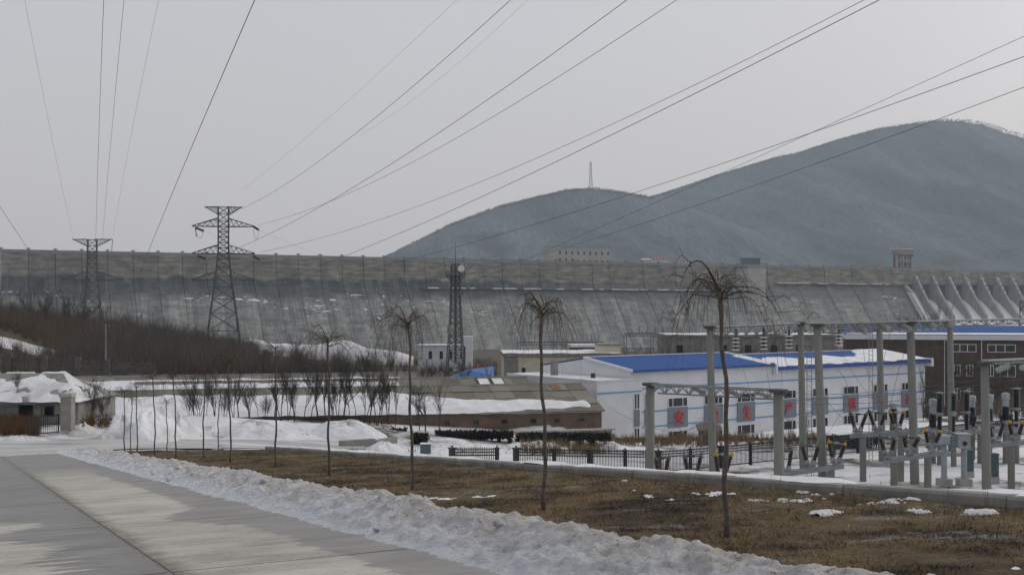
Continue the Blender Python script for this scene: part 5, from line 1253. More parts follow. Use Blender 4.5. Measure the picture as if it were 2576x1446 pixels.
pxbox('sloped_lid', 2409, 2445, 1091, 1094, 79.7, 1.1, M['unit_grey'], me_, .02)
for x, yb in ((2375, 1222), (2425, 1212)):
    b = gz(x, HY, 80.3); mb = MB(); mb.tube([(b.x, b.y, b.z + .5), (b.x, b.y, W(x, 1122, 80.3).z)], .21, 14); mb.build('column', M['unit_grey'], me_)
    mb = MB(); mb.box(b.x - .46, b.x + .46, b.y - .42, b.y + .42, b.z - .1, b.z + .52); mb.build('plinth', M['concrete'], me_)
def cabinet(label, x0, x1, y0, Y, plinth, group=None):
    b = gz((x0 + x1) / 2, HY, Y); e = empty('cabinet', b, label, 'cabinet', group); w = (x1 - x0) * Y / F / 2; zt = W(0, y0, Y).z
    mb = MB(); mb.box(b.x - w, b.x + w, b.y - .02, b.y + .6, b.z + plinth, zt); o = mb.build('body', M['green_box'], e); mm = o.modifiers.new('bevel', 'BEVEL'); mm.width = .02
    mb = MB(); mb.box(b.x - w * 1.06, b.x + w * 1.06, b.y - .06, b.y + .64, zt, zt + .05); mb.build('lid', M['green_box'], e)
    mb = MB(); mb.box(b.x - w * .9, b.x + w * .9, b.y - .04, b.y - .021, b.z + plinth + .06, zt - .06); d = mb.build('door', M['green_box'], e)
    mb = MB(); mb.box(b.x + w * .6, b.x + w * .75, b.y - .075, b.y - .041, (zt + b.z) / 2, (zt + b.z) / 2 + .16); mb.build('handle', M['steel'], d)
    if plinth > .05: mb = MB(); mb.box(b.x - w * 1.05, b.x + w * 1.05, b.y - .06, b.y + .66, b.z - .2, b.z + plinth); mb.build('plinth', M['concrete'], e)
    return e, b, w, zt
cabinet('narrow dark green cabinet behind the mechanism columns', 2433, 2450, 1133, 84, .5, 'dark green yard cabinets')
cabinet('wide dark green cabinet on a concrete plinth right of the single pole', 2484, 2513, 1142, 81, .55, 'dark green yard cabinets')
e_, b_, w_, zt_ = cabinet('green metal cabinet standing alone in the snow beyond the verge', 1057, 1083, 1119, 84.5, .03)
mb = MB(); mb.box(b_.x - w_ * 1.02, b_.x + w_ * 1.02, b_.y - .04, b_.y + .62, zt_ + .05, zt_ + .12); mb.build('snow_cap', M['clean_snow'], e_)
# bus conductors, droppers and jumper loops
def slack(label, pts, r=.016, group='busbars and droppers'):
    P_ = [W(*p) for p in pts]; mb = MB(); N = 14; out = []
    if len(P_) == 2: out = P_
    else:
        a, b, c = P_
        for k in range(N + 1):
            t = k / N; out.append(a * ((1-t)*(1-2*t)) + b * (4*t*(1-t)) + c * (t*(2*t-1)))
    mb.tube(out, r, 4); tag(mb.build('conductor', M['wire'], smooth_=True, origin=out[0]), label, 'cable', group)
for k, pts in enumerate([((1965, 985, 70), (2230, 983, 80), (2620, 930, 84)), ((1965, 996, 70), (2230, 995, 80), (2620, 945, 84)), ((1965, 1010, 70), (2230, 1010, 80), (2620, 965, 84))]):
    slack('thin horizontal busbar wire crossing the white hall, %s of three' % ('uppermost', 'middle', 'lowest')[k], pts, .018)
JW = []
for k, pts in enumerate([((2183, 838, 77.3), (2178, 920, 79), (2228, 1030, 82)), ((2240, 832, 77.6), (2216, 930, 80), (2184, 1027, 82)), ((2294, 832, 77.8), (2262, 930, 80), (2238, 1030, 82)),
                         ((1778, 991, 70.5), (1700, 1085, 70.8), (1530, 1022, 106)), ((1855, 880, 83.5), (1880, 960, 80), (1890, 985, 72)), ((1923, 878, 84.7), (1932, 950, 80), (1940, 985, 72)),
                         ((1649, 1146, 71), (1690, 1062, 73), (1740, 1148, 71)), ((1721, 1138, 71), (1766, 1050, 80), (1830, 1120, 82)), ((2014, 1112, 76), (1975, 1160, 78), (1845, 1133, 74)),
                         ((2110, 868, 88.5), (2160, 960, 86), (2210, 1010, 84)), ((1990, 875, 85.8), (2090, 1020, 80), (2160, 1070, 80)), ((2347, 1003, 92), (2300, 1045, 84), (2256, 1096, 75)), ((2489, 992, 92), (2460, 1030, 84), (2430, 1048, 92)), ((2530, 988, 92), (2510, 1040, 84), (2488, 1062, 77)), ((2105, 930, 80), (2130, 1000, 79), (2061, 1115, 76))]):
    JW.append(pts)
JW.sort(key=lambda p: p[1][0])
for k, pts in enumerate(JW): slack('thin drooping jumper wire among the yard insulators, %s from the left' % ORD[k], pts, .013)

# ---------------------------------------------------------------- iron fence round the yard
FD, FN_ = Vector((.84, .543, 0)), Vector((-.543, .84, 0)); FB = Vector((9.2, 84.3, 0))
def iron_fence(label, t0, t1, bay):
    q = FB + FD * t0; e = empty('iron_fence', (q.x, q.y, H(q.x, q.y)), label, 'fence', 'iron railings of the yard'); n = max(1, round((t1 - t0) / bay)); L = (t1 - t0) / n
    for k in range(n + 1):
        q = FB + FD * (t0 + k * L); z = H(q.x, q.y); mb = MB(Matrix.Translation((q.x, q.y, z)) @ Matrix.Rotation(math.atan2(FD.y, FD.x), 4, 'Z'))
        w = .22 if k % 2 else .34
        mb.box(-w/2, w/2, -w/2, w/2, -.3, 1.72); mb.box(-w*.65, w*.65, -w*.65, w*.65, 1.72, 1.80); mb.lathe((0, 0, 1.80), (0, 0, 1), [(.03, 0), (.08, .08), (.01, .17)], 6); mb.build('fence_post', M['iron'], e)
        if k == n: break
        mb = MB(); a, b = FB + FD * (t0 + k * L + w/2), FB + FD * (t0 + (k + 1) * L - .08); za, zb = H(a.x, a.y), H(b.x, b.y)
        for h in (.18, 1.28, 1.50): mb.bar(a + Vector((0, 0, za + h)), b + Vector((0, 0, zb + h)), .045)
        mb.build('rail', M['iron'], e)
        mb = MB(); m = int(L / .155)
        for j in range(m):
            f = (j + .5) / m; p = a + (b - a) * f; z = za + (zb - za) * f
            mb.bar((p.x, p.y, z + .12), (p.x, p.y, z + 1.62), .026); mb.tube([(p.x, p.y, z + 1.60), (p.x, p.y, z + 1.68), (p.x, p.y, z + 1.84)], [.03, .06, .008], 4)
            mb.bar((p.x, p.y, z + 1.33), (p.x + FD.x * .06, p.y + FD.y * .06, z + 1.39), .014, 3); mb.bar((p.x + FD.x * .06, p.y + FD.y * .06, z + 1.39), (p.x, p.y, z + 1.45), .014, 3)
        mb.build('picket_row', M['iron'], e, kind='stuff')
iron_fence('long black iron railing with spear tips running behind the yard', -10.6, 58, 3.25)
iron_fence('short piece of black iron railing left of the gap in the fence', -15.8, -12.2, 3.6)
# concrete picket fence on the slope at the left
pf = empty('picket_fence', W(150, 930, 150), 'grey concrete picket fence with square pillars on the brushy slope', 'fence')
for x, yt, yb in ((22, 888, 942), (111, 894, 942), (196, 899, 942), (268, 905, 942)):
    a, b = W(x - 7, yb, 150), W(x + 7, yt, 150); mb = MB(); mb.box(a.x, b.x, 149.7, 150.4, a.z - .5, b.z); mb.build('pillar', M['fence_concrete'], pf)
for k in range(66):
    x = -40 + 6.6 * k
    if any(abs(x - c) < 9 for c in (22, 111, 196, 268)): continue
    yt = 895 + x * .05; a, b = W(x - 1.5, 942, 150.2), W(x + 1.5, yt, 150.2); mb = MB(); mb.box(a.x, b.x, 150, 150.12, a.z - .4, b.z); mb.build('picket', M['fence_concrete'], pf)
mb = MB(); mb.bar(W(-45, 898, 150.2), W(392, 918, 150.2), .09); mb.bar(W(-45, 925, 150.2), W(392, 932, 150.2), .09); mb.build('rail', M['fence_concrete'], pf)
# utility pole among the brush
up_ = empty('utility_pole', gz(266, HY, 175), 'slim concrete utility pole standing in the brown brush at the left', 'pole')
b = gz(266, HY, 175); zt = W(0, 815, 175).z; mb = MB(); mb.tube([(b.x, b.y, b.z - .5), (b.x, b.y, zt)], [.17, .11], 8); mb.build('shaft', M['dark_concrete'], up_)
mb = MB(); mb.bar((b.x - .1, b.y, zt - .5), (b.x + 1.4, b.y, zt - .6), .07); mb.build('crossarm', M['dark_steel'], up_)
mb = MB(); mb.lathe((b.x + .5, b.y, zt - .48), (0, 0, 1), [(.06, 0), (.12, .1), (.05, .25)], 6); mb.build('insulator', M['glass_disc'], up_)
# far switchyard frames under the dam
def far_frame(label, x0, x1, yb, Y, cols, spikes, hgt=9):
    a, b = W(x0, yb, Y), W(x1, yb, Y); e = empty('far_gantry', (a.x, Y, H(a.x, Y)), label, 'gantry', 'far switchyard frames under the dam'); mt = M['tower_steel']
    truss(e, a, b, 8 * Y / F, .9, .055, int((x1 - x0) / 9), 'tower_steel')
    for x in cols:
        c = W(x, yb, Y); mb = MB(); z0 = H(c.x, Y)
        for s in (-.4, .4): mb.bar((c.x + s, Y, z0), (c.x + s, Y, c.z + .4), .07)
        n = max(2, int((c.z - z0) / 1.2))
        for k in range(n): mb.bar((c.x + (-.4 if k % 2 else .4), Y, z0 + (c.z - z0) * k / n), (c.x + (.4 if k % 2 else -.4), Y, z0 + (c.z - z0) * (k + 1) / n), .045, 3)
        mb.build('column', mt, e)
    mb = MB()
    for x in spikes: c = W(x, yb - 8, Y); mb.bar(c, c + Vector((0, 0, hgt * Y / F)), .08)
    mb.build('spike', mt, e, kind='stuff')
far_frame('upper far switchyard frame, a long grey lattice beam before the dam foot', 1570, 1890, 846, 320, (1573, 1640, 1702, 1790, 1885), [1608, 1628, 1648, 1668, 1690, 1712, 1734, 1800, 1830], 16)
far_frame('lower far switchyard frame, left of the cream building block', 1300, 1520, 868, 300, (1306, 1360, 1420, 1470, 1516), [1318, 1345, 1382, 1402, 1440, 1488, 1505], 18)
far_frame('small far switchyard frame in the snow between the cream block and the concrete building', 1545, 1640, 884, 290, (1550, 1575, 1600, 1630), [1560, 1590, 1612], 8)
far_frame('far switchyard frame at the right, below the spillway side wall', 1895, 2150, 846, 330, (1930, 2000, 2075, 2148), [1960, 2040, 2100], 10)
# low wall, shelter
lw = empty('low_wall', G(925, 1120), 'low concrete retaining wall with a rounded end beside the icy road', 'wall')
A, B, C_ = G(862, 1122), G(940, 1122), G(992, 1115); mb = MB()
for p, q2 in ((A, B), (B, C_)):
    zb = min(p.z, q2.z) - .3; d = (q2 - p); d.z = 0; d.normalize(); nn = Vector((-d.y, d.x, 0)) * .3
    zt = max(p.z, q2.z) + .42; mb.prism([Vector((p.x, p.y, zb)) - nn, Vector((p.x, p.y, zb)) + nn, Vector((p.x, p.y, zt)) + nn, Vector((p.x, p.y, zt)) - nn], (0, 0, 0), Vector((q2.x - p.x, q2.y - p.y, 0)))
mb.lathe((A.x, A.y, A.z - .3), (0, 0, 1), [(.3, 0), (.3, .72 + max(0, B.z - A.z) - .003), (.28, .74)], 12); mb.build('wall', M['dark_concrete'], lw)
ws = empty('wooden_shelter', gz(1783, HY, 103), 'small weathered wooden shelter with a sagging plank roof before the hall', 'shelter')
Y = 103.0; a, b = W(1752, 1108, Y), W(1816, 1068, Y); g0_ = H((a.x + b.x) / 2, Y)
for x in (a.x + .45, b.x - .5):
    for y in (Y, Y + 1.0): mb = MB(); mb.box(x - .10, x + .10, y - .08, y + .08, g0_ - .3, W(0, 1080, Y).z); mb.build('post', M['wood'], ws)
for k in range(8):
    x = a.x + (b.x - a.x) * k / 8; mb = MB(); z0, z1 = W(0, 1082, Y).z, W(0, 1065, Y).z; mb.prism([(0, Y - .4, z0), (0, Y + .6, z1 - .05 * abs(k - 3)), (0, Y + .6, z1 + .05 - .05 * abs(k - 3)), (0, Y - .4, z0 + .05)], (x, 0, 0), (x + (b.x - a.x) / 8 - .02, 0, 0)); mb.build('roof_plank', M['wood'], ws)
for k in range(5):
    x = a.x + .7 + k * .25; mb = MB(); mb.box(x, x + .22, Y + .9, Y + .95, g0_ - .1, W(0, 1083, Y).z); mb.build('wall_plank', M['wood'], ws)
mb = MB(); mb.box(a.x + .3, b.x - .3, Y - .05, Y + .06, W(0, 1084, Y).z, W(0, 1080, Y).z); mb.build('lintel', M['wood'], ws)

# ---------------------------------------------------------------- snow piles at the end of the road
def pile(name, x, yb, yt, wpx, seed, mat, dy=3.0):
    b = G(x, yb); hgt = (yb - yt) * b.y / F * .93; w = wpx * b.y / F / 2; mb = MB()
    def f(u, v):
        a = 2 * math.pi * u; r = v; X = b.x + math.cos(a) * w * r; Y = b.y + dy * .8 + math.sin(a) * dy * r
        k = max(0, 1 - r ** 1.7) * (1 + .35 * n3(math.cos(a) * 1.5, math.sin(a) * 1.5 + r * 2, seed))
        return (X, Y, H(X, Y) - .12 + hgt * k + (.22 * fbm(X * 1.1, Y * 1.1, seed, 5) + .10 * (.25 - abs(fbm(X * 2.6, Y * 2.6, seed, 3))) + .07 * max(0, n3(X * 5, Y * 5)) + .16 * (.4 - noise.voronoi(Vector((X * 1.4, Y * 1.4, seed)))[0][0])) * (1 - r * .6))
    mb.grid(f, 110, 40); return mb.build(name, mat, smooth_=True, kind='structure')
pile('snow_pile', 352, 1106, 1022, 150, 1.0, M['snow'], 4.2); pile('snow_pile', 275, 1104, 1050, 90, 2.0, M['snow'], 3.4); pile('snow_pile', 432, 1103, 1053, 110, 3.0, M['snow'], 3.2)
pile('snow_pile', 192, 1094, 1064, 70, 4.0, M['bank_snow'], 1.8); pile('snow_pile', 262, 1106, 1084, 90, 5.0, M['bank_snow'], 1.5); pile('snow_pile', 330, 1104, 1086, 40, 6.0, M['bank_snow'], 1.0)
pile('snow_pile', 40, 1112, 1098, 170, 7.0, M['snow'], 1.5); pile('snow_pile', 620, 1104, 1066, 260, 8.0, M['snow'], 4.0); pile('snow_pile', 860, 1108, 1064, 250, 9.0, M['snow'], 4.0)
pile('snow_pile', 1150, 1140, 1126, 180, 10.0, M['snow'], 4.0); pile('snow_pile', 1370, 1140, 1122, 220, 11.0, M['snow'], 4.0); pile('snow_pile', 960, 1146, 1118, 120, 12.0, M['snow'], 3.0); pile('snow_pile', 1540, 1142, 1118, 150, 13.0, M['snow'], 3.0)
pile('snow_pile', 1400, 1096, 1072, 320, 14.0, M['snow'], 3.0)

# ---------------------------------------------------------------- weeping trees on the verge
def weeping(label, x, y, ytrunk, rpx, ytop, seed, near=1.0, dens=1.0, row2=False):
    yv = 1070 - .0393 * (x + 113); Y = F * 1.65 / (y - yv); k = Y / F; R = random.Random(seed)
    b = W(x, y, Y); b.z = P(b.x, b.y) + .03; ht = (y - ytrunk) * k; r = rpx * k; up = (ytrunk - ytop) * k
    e = empty('weeping_tree', b, label, 'tree', 'young weeping trees along the verge')
    lx, ly = R.uniform(-.06, .06), R.uniform(-.04, .04); mb = MB(); pts = []; rad = []; r0 = .028 if not row2 else .024
    for i in range(15):
        f = i / 14; w = .018 * math.sin(f * 9 + seed) + .012 * math.sin(f * 23 + seed * 2)
        pts.append((w + lx * f * f * 2, ly * f + .01 * math.sin(f * 14 + seed), ht * f)); rad.append(r0 * (1.15 - .42 * f) * (1 + .07 * math.sin(f * 40 + seed)) + (.012 if i == 0 else 0) + (.007 if i == 13 else 0))
    pts[0] = (0, 0, -.1); mb.tube(pts, rad, 8); mb.build('trunk', M['bark'], e, smooth_=True, local=True)
    tp = Vector(pts[-1]); limbs = MB(); tw = MB()
    def arch(o, az, reach, rise, drop, rd, lvl, n=9):
        ph = R.uniform(0, 6); cur = []; bend = R.gauss(0, .25)
        for i in range(n):
            f = i / (n - 1); a = az + bend * f; d = Vector((math.cos(a), math.sin(a), 0)); sd = Vector((-d.y, d.x, 0))
            px = reach * (1 - (1 - f) ** 1.35)
            z = rise * math.sin(min(1, f * 1.9) * math.pi * .5) - drop * max(0, f - .34) ** 1.6 * 2.1
            cur.append(o + d * px + sd * (.05 * reach * math.sin(f * 7 + ph)) + Vector((0, 0, z + .025 * reach * math.sin(f * 13 + ph))))
        (limbs if lvl == 0 else tw).tube(cur, [max(.0013, rd * (1 - .85 * i / (n - 1))) for i in range(n)], 5 if lvl == 0 else 3, cap=False)
        if lvl < 2:
            for q in range(int((3 if lvl == 0 else 1.3) * dens + R.random())):
                i = R.randint(2, n - 2) if lvl == 0 else R.randint(1, n - 2)
                arch(cur[i], az + R.gauss(0, .6), reach * R.uniform(.25, .6), R.uniform(.0, .10) * r * 2, drop * R.uniform(.3, .8) + .08 * r, max(.0017, rd * (.42 if lvl == 0 else .55)), lvl + 1, 7)
    n = int(8 + 4 * near)
    for i in range(n):
        az = 2 * math.pi * i / n + R.gauss(0, .4); f = R.uniform(.6, 1.45)
        arch(tp + Vector((0, 0, R.uniform(-.12, .06))), az, r * f, up * R.uniform(.2, .95) * (1.25 - .5 * f), r * R.uniform(.5, 1.35), R.uniform(.005, .011) * (1 if not row2 else .7), 0, 11)
    arch(tp, math.pi + R.uniform(-.5, .5), r * .8, up * .98, r * .5, .015 if not row2 else .010, 0, 9)
    for i in range(int((12 + 10 * near) * (1 if not row2 else .5))):
        az = R.uniform(0, 2 * math.pi); f = R.uniform(.6, 1.45)
        arch(tp + Vector((R.gauss(0, .03), R.gauss(0, .03), R.uniform(-.1, .12))), az, r * f, up * R.uniform(.1, .7), r * R.uniform(.7, 1.9), R.uniform(.0028, .006), 1, 11)
    limbs.build('limbs', M['twig'], e, smooth_=True, local=True); tw.build('twigs', M['twig'], e, smooth_=True, local=True, kind='stuff')
for i, (x, y, yt, rp, tp_, dn, r2, l) in enumerate([
    (1828, 1360, 738, 122, 652, 1.0, False, 'nearest weeping tree, with the widest crown, standing before the low gantry at the right'),
    (1370, 1290, 795, 82, 735, 1.1, False, 'second nearest weeping tree, its crown seen against the dam right of the mast'),
    (1036, 1237, 822, 64, 770, 1.4, False, 'weeping tree just left of the telecom mast with long hanging twigs'),
    (828, 1203, 862, 60, 816, 1.0, False, 'weeping tree with thin open crown right of the tall pylon'),
    (694, 1180, 882, 46, 864, 1.0, False, 'weeping tree with a flat crown just right of the tall pylon foot'),
    (580, 1165, 915, 34, 888, 1.0, False, 'slim weeping tree in line with the tall pylon legs'),
    (511, 1156, 940, 30, 915, 1.0, False, 'slim weeping tree directly left of the tall pylon foot'),
    (443, 1155, 951, 28, 930, 1.0, False, 'thin straight weeping tree at the right flank of the snow pile'),
    (390, 1147, 952, 30, 935, 1.0, False, 'thin crooked weeping tree before the top of the snow pile'),
    (345, 1137, 974, 26, 962, .9, False, 'thin weeping tree with a small knotted crown, third from the left'),
    (328, 1134, 1004, 20, 990, .9, True, 'very short thin weeping tree, second from the left'),
    (313, 1136, 986, 26, 972, .9, False, 'leftmost weeping tree, its trunk kinked to the left'),
    (421, 1135, 1012, 18, 996, .9, True, 'very short thin weeping tree between two taller ones by the snow pile'),
    (548, 1139, 985, 20, 965, .9, True, 'very short thin weeping tree left of the one in line with the pylon legs')]):
    weeping(l, x, y, yt, rp, tp_, 3 + i * 1.7, 1.0 if i < 4 else .5, dn, r2)

# ---------------------------------------------------------------- bare trees
def bare_meshes(seed, h, stems, spread, depth=4, rb=.045):
    R = random.Random(seed); tr, cr = MB(), MB()
    def grow(o, d, L, r, lvl):
        n = 4; pts = [o]; c = Vector(o); dd = Vector(d)
        for i in range(n):
            dd = (dd + Vector((R.gauss(0, .09), R.gauss(0, .09), R.uniform(-.02, .09)))).normalized(); c = c + dd * L / n; pts.append(c.copy())
        (tr if lvl == 0 else cr).tube(pts, [max(.008, r * (1 - .62 * i / n)) for i in range(n + 1)], 5 if lvl < 2 else 3, cap=False)
        if lvl < depth:
            for q in range({0: 8, 1: 5, 2: 3, 3: 2}[lvl]):
                i = R.randint(1 + (lvl == 0), n); a = R.uniform(0, 2 * math.pi); t = R.uniform(.35, .85) * spread
                side = Vector((math.cos(a), math.sin(a), 0)); nd = (dd * (1 - t * .45) + side * t).normalized()
                grow(pts[i], nd, L * R.uniform(.45, .72), max(.008, r * (1 - .62 * i / n) * .62), lvl + 1)
    for s in range(stems):
        a = R.uniform(0, 6.28); t = .0 if stems == 1 else R.uniform(.1, .42)
        grow(Vector((math.cos(a) * .08 * (stems > 1), math.sin(a) * .08 * (stems > 1), -.1)), Vector((math.cos(a) * t, math.sin(a) * t, 1)).normalized(), h * (.52 if stems == 1 else R.uniform(.42, .58)), rb, 0)
    return tr, cr
VAR, VH = [], []
for i, (st, sp_, rb) in enumerate([(1, .62, .085), (1, .45, .07), (3, .5, .055), (4, .55, .05), (2, .5, .07), (6, .65, .04), (1, .52, .08), (2, .42, .06), (1, .36, .06)]):
    tr, cr = bare_meshes(40 + i, 5.0, st, sp_, 4 if st < 3 else 3, rb)
    e = empty('bare_tree', (0, 0, 0), 'x', 'tree'); a = tr.build('trunk', M['graytwig'], e, local=True, smooth_=True); b = cr.build('crown', M['graytwig'], e, local=True, smooth_=True); VAR.append((e, a, b)); VH.append(max(q.z for q in cr.v))
used = set()
def plant(v, loc, h, label, group, rz):
    e, a, b = VAR[v]
    if v not in used: used.add(v); o = e
    else:
        o = e.copy(); C.objects.link(o)
        for ch in (a, b): c = ch.copy(); C.objects.link(c); c.parent = o
    RR = random.Random(int(loc[0] * 977) + int(loc[1] * 131)); o.location = loc; s = h / VH[v]; o.scale = (s * RR.uniform(.6, 1.0), s * RR.uniform(.6, 1.0), s * RR.uniform(.86, 1.12)); o.rotation_euler = (0, 0, rz); o['label'] = label; o['group'] = group; o['category'] = 'tree'
def shed_front(x, off):
    q = (x - CX) / F; ox, oy = 9.1 - .242 * off, 108 + .97 * off
    s = (ox - q * oy) / (.97 - q * .242); return Vector((ox - .97 * s, oy - .242 * s, 0))
row = [(477, 990, 5, 'leftmost bushy'), (500, 960, 3, 'second bushy'), (540, 950, 2, 'third, many stemmed'), (565, 985, 5, 'low bushy'), (600, 945, 6, 'fifth, forked'), (628, 965, 2, 'sixth, many stemmed'), (668, 990, 5, 'seventh, low and bushy'), (707, 935, 7, 'eighth, dense'), (741, 960, 2, 'ninth, slim forked'),
       (782, 935, 8, 'tenth, tall thin'), (818, 920, 6, 'eleventh, spreading'), (838, 965, 2, 'twelfth, many stemmed'), (865, 905, 0, 'thirteenth, tallest and darkest'), (897, 915, 8, 'fourteenth, thin'), (915, 935, 7, 'fifteenth, thin'), (949, 920, 4, 'sixteenth, forked'), (960, 945, 1, 'seventeenth, straight'), (995, 960, 1, 'eighteenth, slim'), (1055, 985, 1, 'nineteenth, small'), (1070, 955, 0, 'twentieth, wide branched'), (1105, 975, 1, 'rightmost, slender')]
for i, (x, yt, v, w) in enumerate(row):
    q = shed_front(x, -3.2 if x < 1000 else -4.5) ; q.z = H(q.x, q.y) + (.3 if x < 1000 else 0); yb = HY + (EYE - q.z) * F / q.y
    plant(v, q, (yb - yt) * q.y / F * 1.32, ORD[min(i, 19)] + ' bare tree from the left in the row before the long shed' if i < 20 else 'rightmost slender bare tree of the row before the long shed', 'bare trees before the long shed', i * 2.1)
for i, (x, yt, v) in enumerate([(488, 945, 6), (520, 965, 8), (588, 935, 7), (650, 955, 8), (690, 945, 6), (725, 935, 7), (765, 950, 8), (800, 930, 6), (850, 915, 7), (880, 935, 8), (930, 945, 6), (978, 930, 7)]):
    q = shed_front(x, -1.6); q.z = H(q.x, q.y) + .2; yb = HY + (EYE - q.z) * F / q.y
    plant(v, q, (yb - yt) * q.y / F * 1.36, ORD[i] + ' slender bare tree from the left among those close against the long shed', 'bare trees against the long shed', i * 1.1)
q = G(228, 1066, 70); plant(2, q, 4.6, 'bare reddish shrub with long straight twigs right of the stone pillar', 'bare shrubs', 1.0)
q = G(262, 1062, 70); plant(5, q, 3.0, 'smaller bare shrub at the left foot of the snow pile', 'bare shrubs', 2.0)
q = W(45, 985, 87); plant(5, q, 2.0, 'twiggy bare shrub poking through the snowy roof of the derelict house', 'bare shrubs', 3.0)
for i, (x, yt, Y, v, w) in enumerate([(1118, 885, 200, 0, 'bare tree before the white tiled office, left of the mast'), (1165, 890, 190, 4, 'bare tree at the right leg of the telecom mast'), (1232, 895, 185, 0, 'bare tree in front of the red hoarding'), (1085, 880, 215, 3, 'bare bush at the left end of the white tiled office'), (1200, 905, 210, 3, 'bare bush between the mast and the red hoarding'),
     (1622, 852, 225, 3, 'bushy bare tree left of the grey concrete building'), (1660, 850, 228, 5, 'bushy bare tree at the left corner of the grey concrete building'), (1700, 846, 232, 3, 'bushy bare tree under the first windows of the concrete building'), (1740, 855, 226, 5, 'low bushy bare tree left of the slender rear pole'), (1815, 850, 230, 3, 'bushy bare tree right of the slender rear pole'), (1890, 855, 230, 5, 'bushy bare tree under the second hanging disc string'), (1945, 850, 232, 3, 'bushy bare tree under the third hanging disc string'),
     (2322, 905, 140, 1, 'bare sapling at the right corner of the white hall'), (2345, 960, 132, 3, 'bare bush in front of the brick building corner'), (2420, 880, 150, 0, 'bare tree before the brick building, left of the single pole'), (2468, 870, 155, 4, 'forked bare tree before the brick building windows'), (2520, 860, 150, 0, 'spreading bare tree before the brick building, near the right edge'), (2565, 880, 145, 4, 'bare tree at the right edge before the brick building'),
     (2290, 772, 330, 3, 'dark bare bush at the left of the spillway side wall'), (2312, 752, 332, 5, 'dark bare bush right of the spillway side wall'), (2345, 748, 328, 3, 'dark bare bush before the second spillway pier'), (2370, 770, 335, 5, 'small bare bush before the iced chutes'), (2030, 1040, 100, 1, 'bare sapling before the white hall beside the rear pole'), (1985, 1050, 101, 1, 'thin bare sapling left of the rear pole before the white hall')]):
    q = W(x, HY, Y); q.z = H(q.x, q.y); yb = HY + (EYE - q.z) * F / Y
    plant(v, q, (yb - yt) * Y / F, w, 'bare trees round the buildings', i * 1.7)

# ---------------------------------------------------------------- brush, reeds, weeds and hedges
def spray(name, centres, per, hmin, hmax, spread, wid, mat, lo=.6, **kw):
    c = np.repeat(np.array(centres), per, 0); n = len(c); a = rng.uniform(0, 2*np.pi, n); h = rng.uniform(hmin, hmax, n) * np.repeat(rng.uniform(lo, 1.15, len(centres)), per); s = rng.uniform(0, spread, n) * h
    off = np.stack([np.cos(a), np.sin(a), np.zeros(n)], 1); b = rng.uniform(0, 2*np.pi, n); w = wid * rng.uniform(.5, 1.5, n); side = np.stack([np.cos(b) * w, np.sin(b) * w * .4, np.zeros(n)], 1)
    base = c + off * (rng.uniform(0, .28, n) * h)[:, None] + np.stack([np.zeros(n), np.zeros(n), h * rng.uniform(0, .35, n)], 1); tip = c + off * s[:, None] + np.stack([np.zeros(n), np.zeros(n), h], 1)
    return npmesh(name, np.stack([base - side, base + side, tip], 1).reshape(-1, 3), n, 3, mat, kind='stuff', **kw)
cs1 = [[], [], []]; R = random.Random(9); hts = [[], [], []]; tot = 0
while tot < 1900:
    x = R.uniform(-60, 1000); Y = R.uniform(150, 300)
    q = W(x, HY, Y); z = H(q.x, q.y); yp = HY + (EYE - z) * F / Y
    if yp > 945 or (x > 640 and Y > 235): continue
    if x < 165 and abs(yp - (852 + x * .25)) < 20 - x * .07: continue
    if x < 150 and yp - (852 + x * .25) >= 0 and Y > 185 and R.random() < .55: continue
    g = fbm(q.x * .10, Y * .10, 1.0, 3)
    if g < -.16: continue
    k = 2 if (x < 420 and Y < 200 and n3(q.x * .15, Y * .15, 3.0) > -.25) else (1 if fbm(q.x * .035, Y * .035, 6.0, 3) + .2 * (205 - Y) / 60 > .0 else 0)
    cs1[k].append((q.x, q.y, z - .2)); tot += 1
spray('hillside_brush', cs1[0], 90, 1.6, 6.4, .85, .028, M['brush'], .22); spray('warm_hillside_brush', cs1[1], 90, 1.4, 5.2, .9, .028, M['warm_brush'], .22); spray('rusty_hill_weeds', cs1[2], 60, .8, 2.6, .8, .03, M['rust_hill'], .4)
for k, (x, yt, Y, v) in enumerate([(30, 770, 255, 5), (75, 745, 270, 3), (120, 755, 262, 5), (165, 750, 275, 3), (205, 765, 268, 5), (255, 775, 280, 3), (300, 790, 275, 5), (345, 805, 265, 3), (395, 815, 262, 5), (440, 818, 268, 3), (490, 830, 258, 5), (530, 845, 250, 3), (585, 862, 240, 5), (660, 872, 225, 3), (745, 880, 215, 5), (850, 885, 215, 3), (930, 882, 218, 5), (985, 878, 216, 3)]):
    q = W(x, HY, Y); q.z = H(q.x, q.y); yb = HY + (EYE - q.z) * F / Y
    plant(v, q, max(3.2, (yb - yt) * Y / F * 1.5), 'bare bushy tree on the skyline of the brown brush slope, %s from the left' % ORD[k], 'bare trees on the brushy slope', k * 1.3)
cs2 = []
for k in range(900):
    x = R.uniform(-20, 330) if k % 2 else R.uniform(330, 1000); Y = R.uniform(152, 170); q = W(x, HY, Y); cs2.append((q.x, q.y, H(q.x, q.y)))
spray('russet_undergrowth', cs2, 22, .4, 1.3, .5, .04, M['rust_hill'])
def drape(name, x0, x1, lo, hi, mat, Ya, Yb, nu=60, nv=14, bump=.25):
    mb = MB()
    def f(u, v):
        x = x0 + (x1 - x0) * u; y = lo(x) + (hi(x) - lo(x)) * v; q = G(x, y, Ya, Yb, .5); ed = min(1, 6 * v, 6 * (1 - v), 8 * u, 8 * (1 - u))
        return (q.x, q.y, H(q.x, q.y) + .35 * ed - .2 + bump * fbm(q.x * .2, q.y * .2, 4.0, 4))
    mb.grid(f, nu, nv); return mb.build(name, mat, smooth_=True, kind='structure')
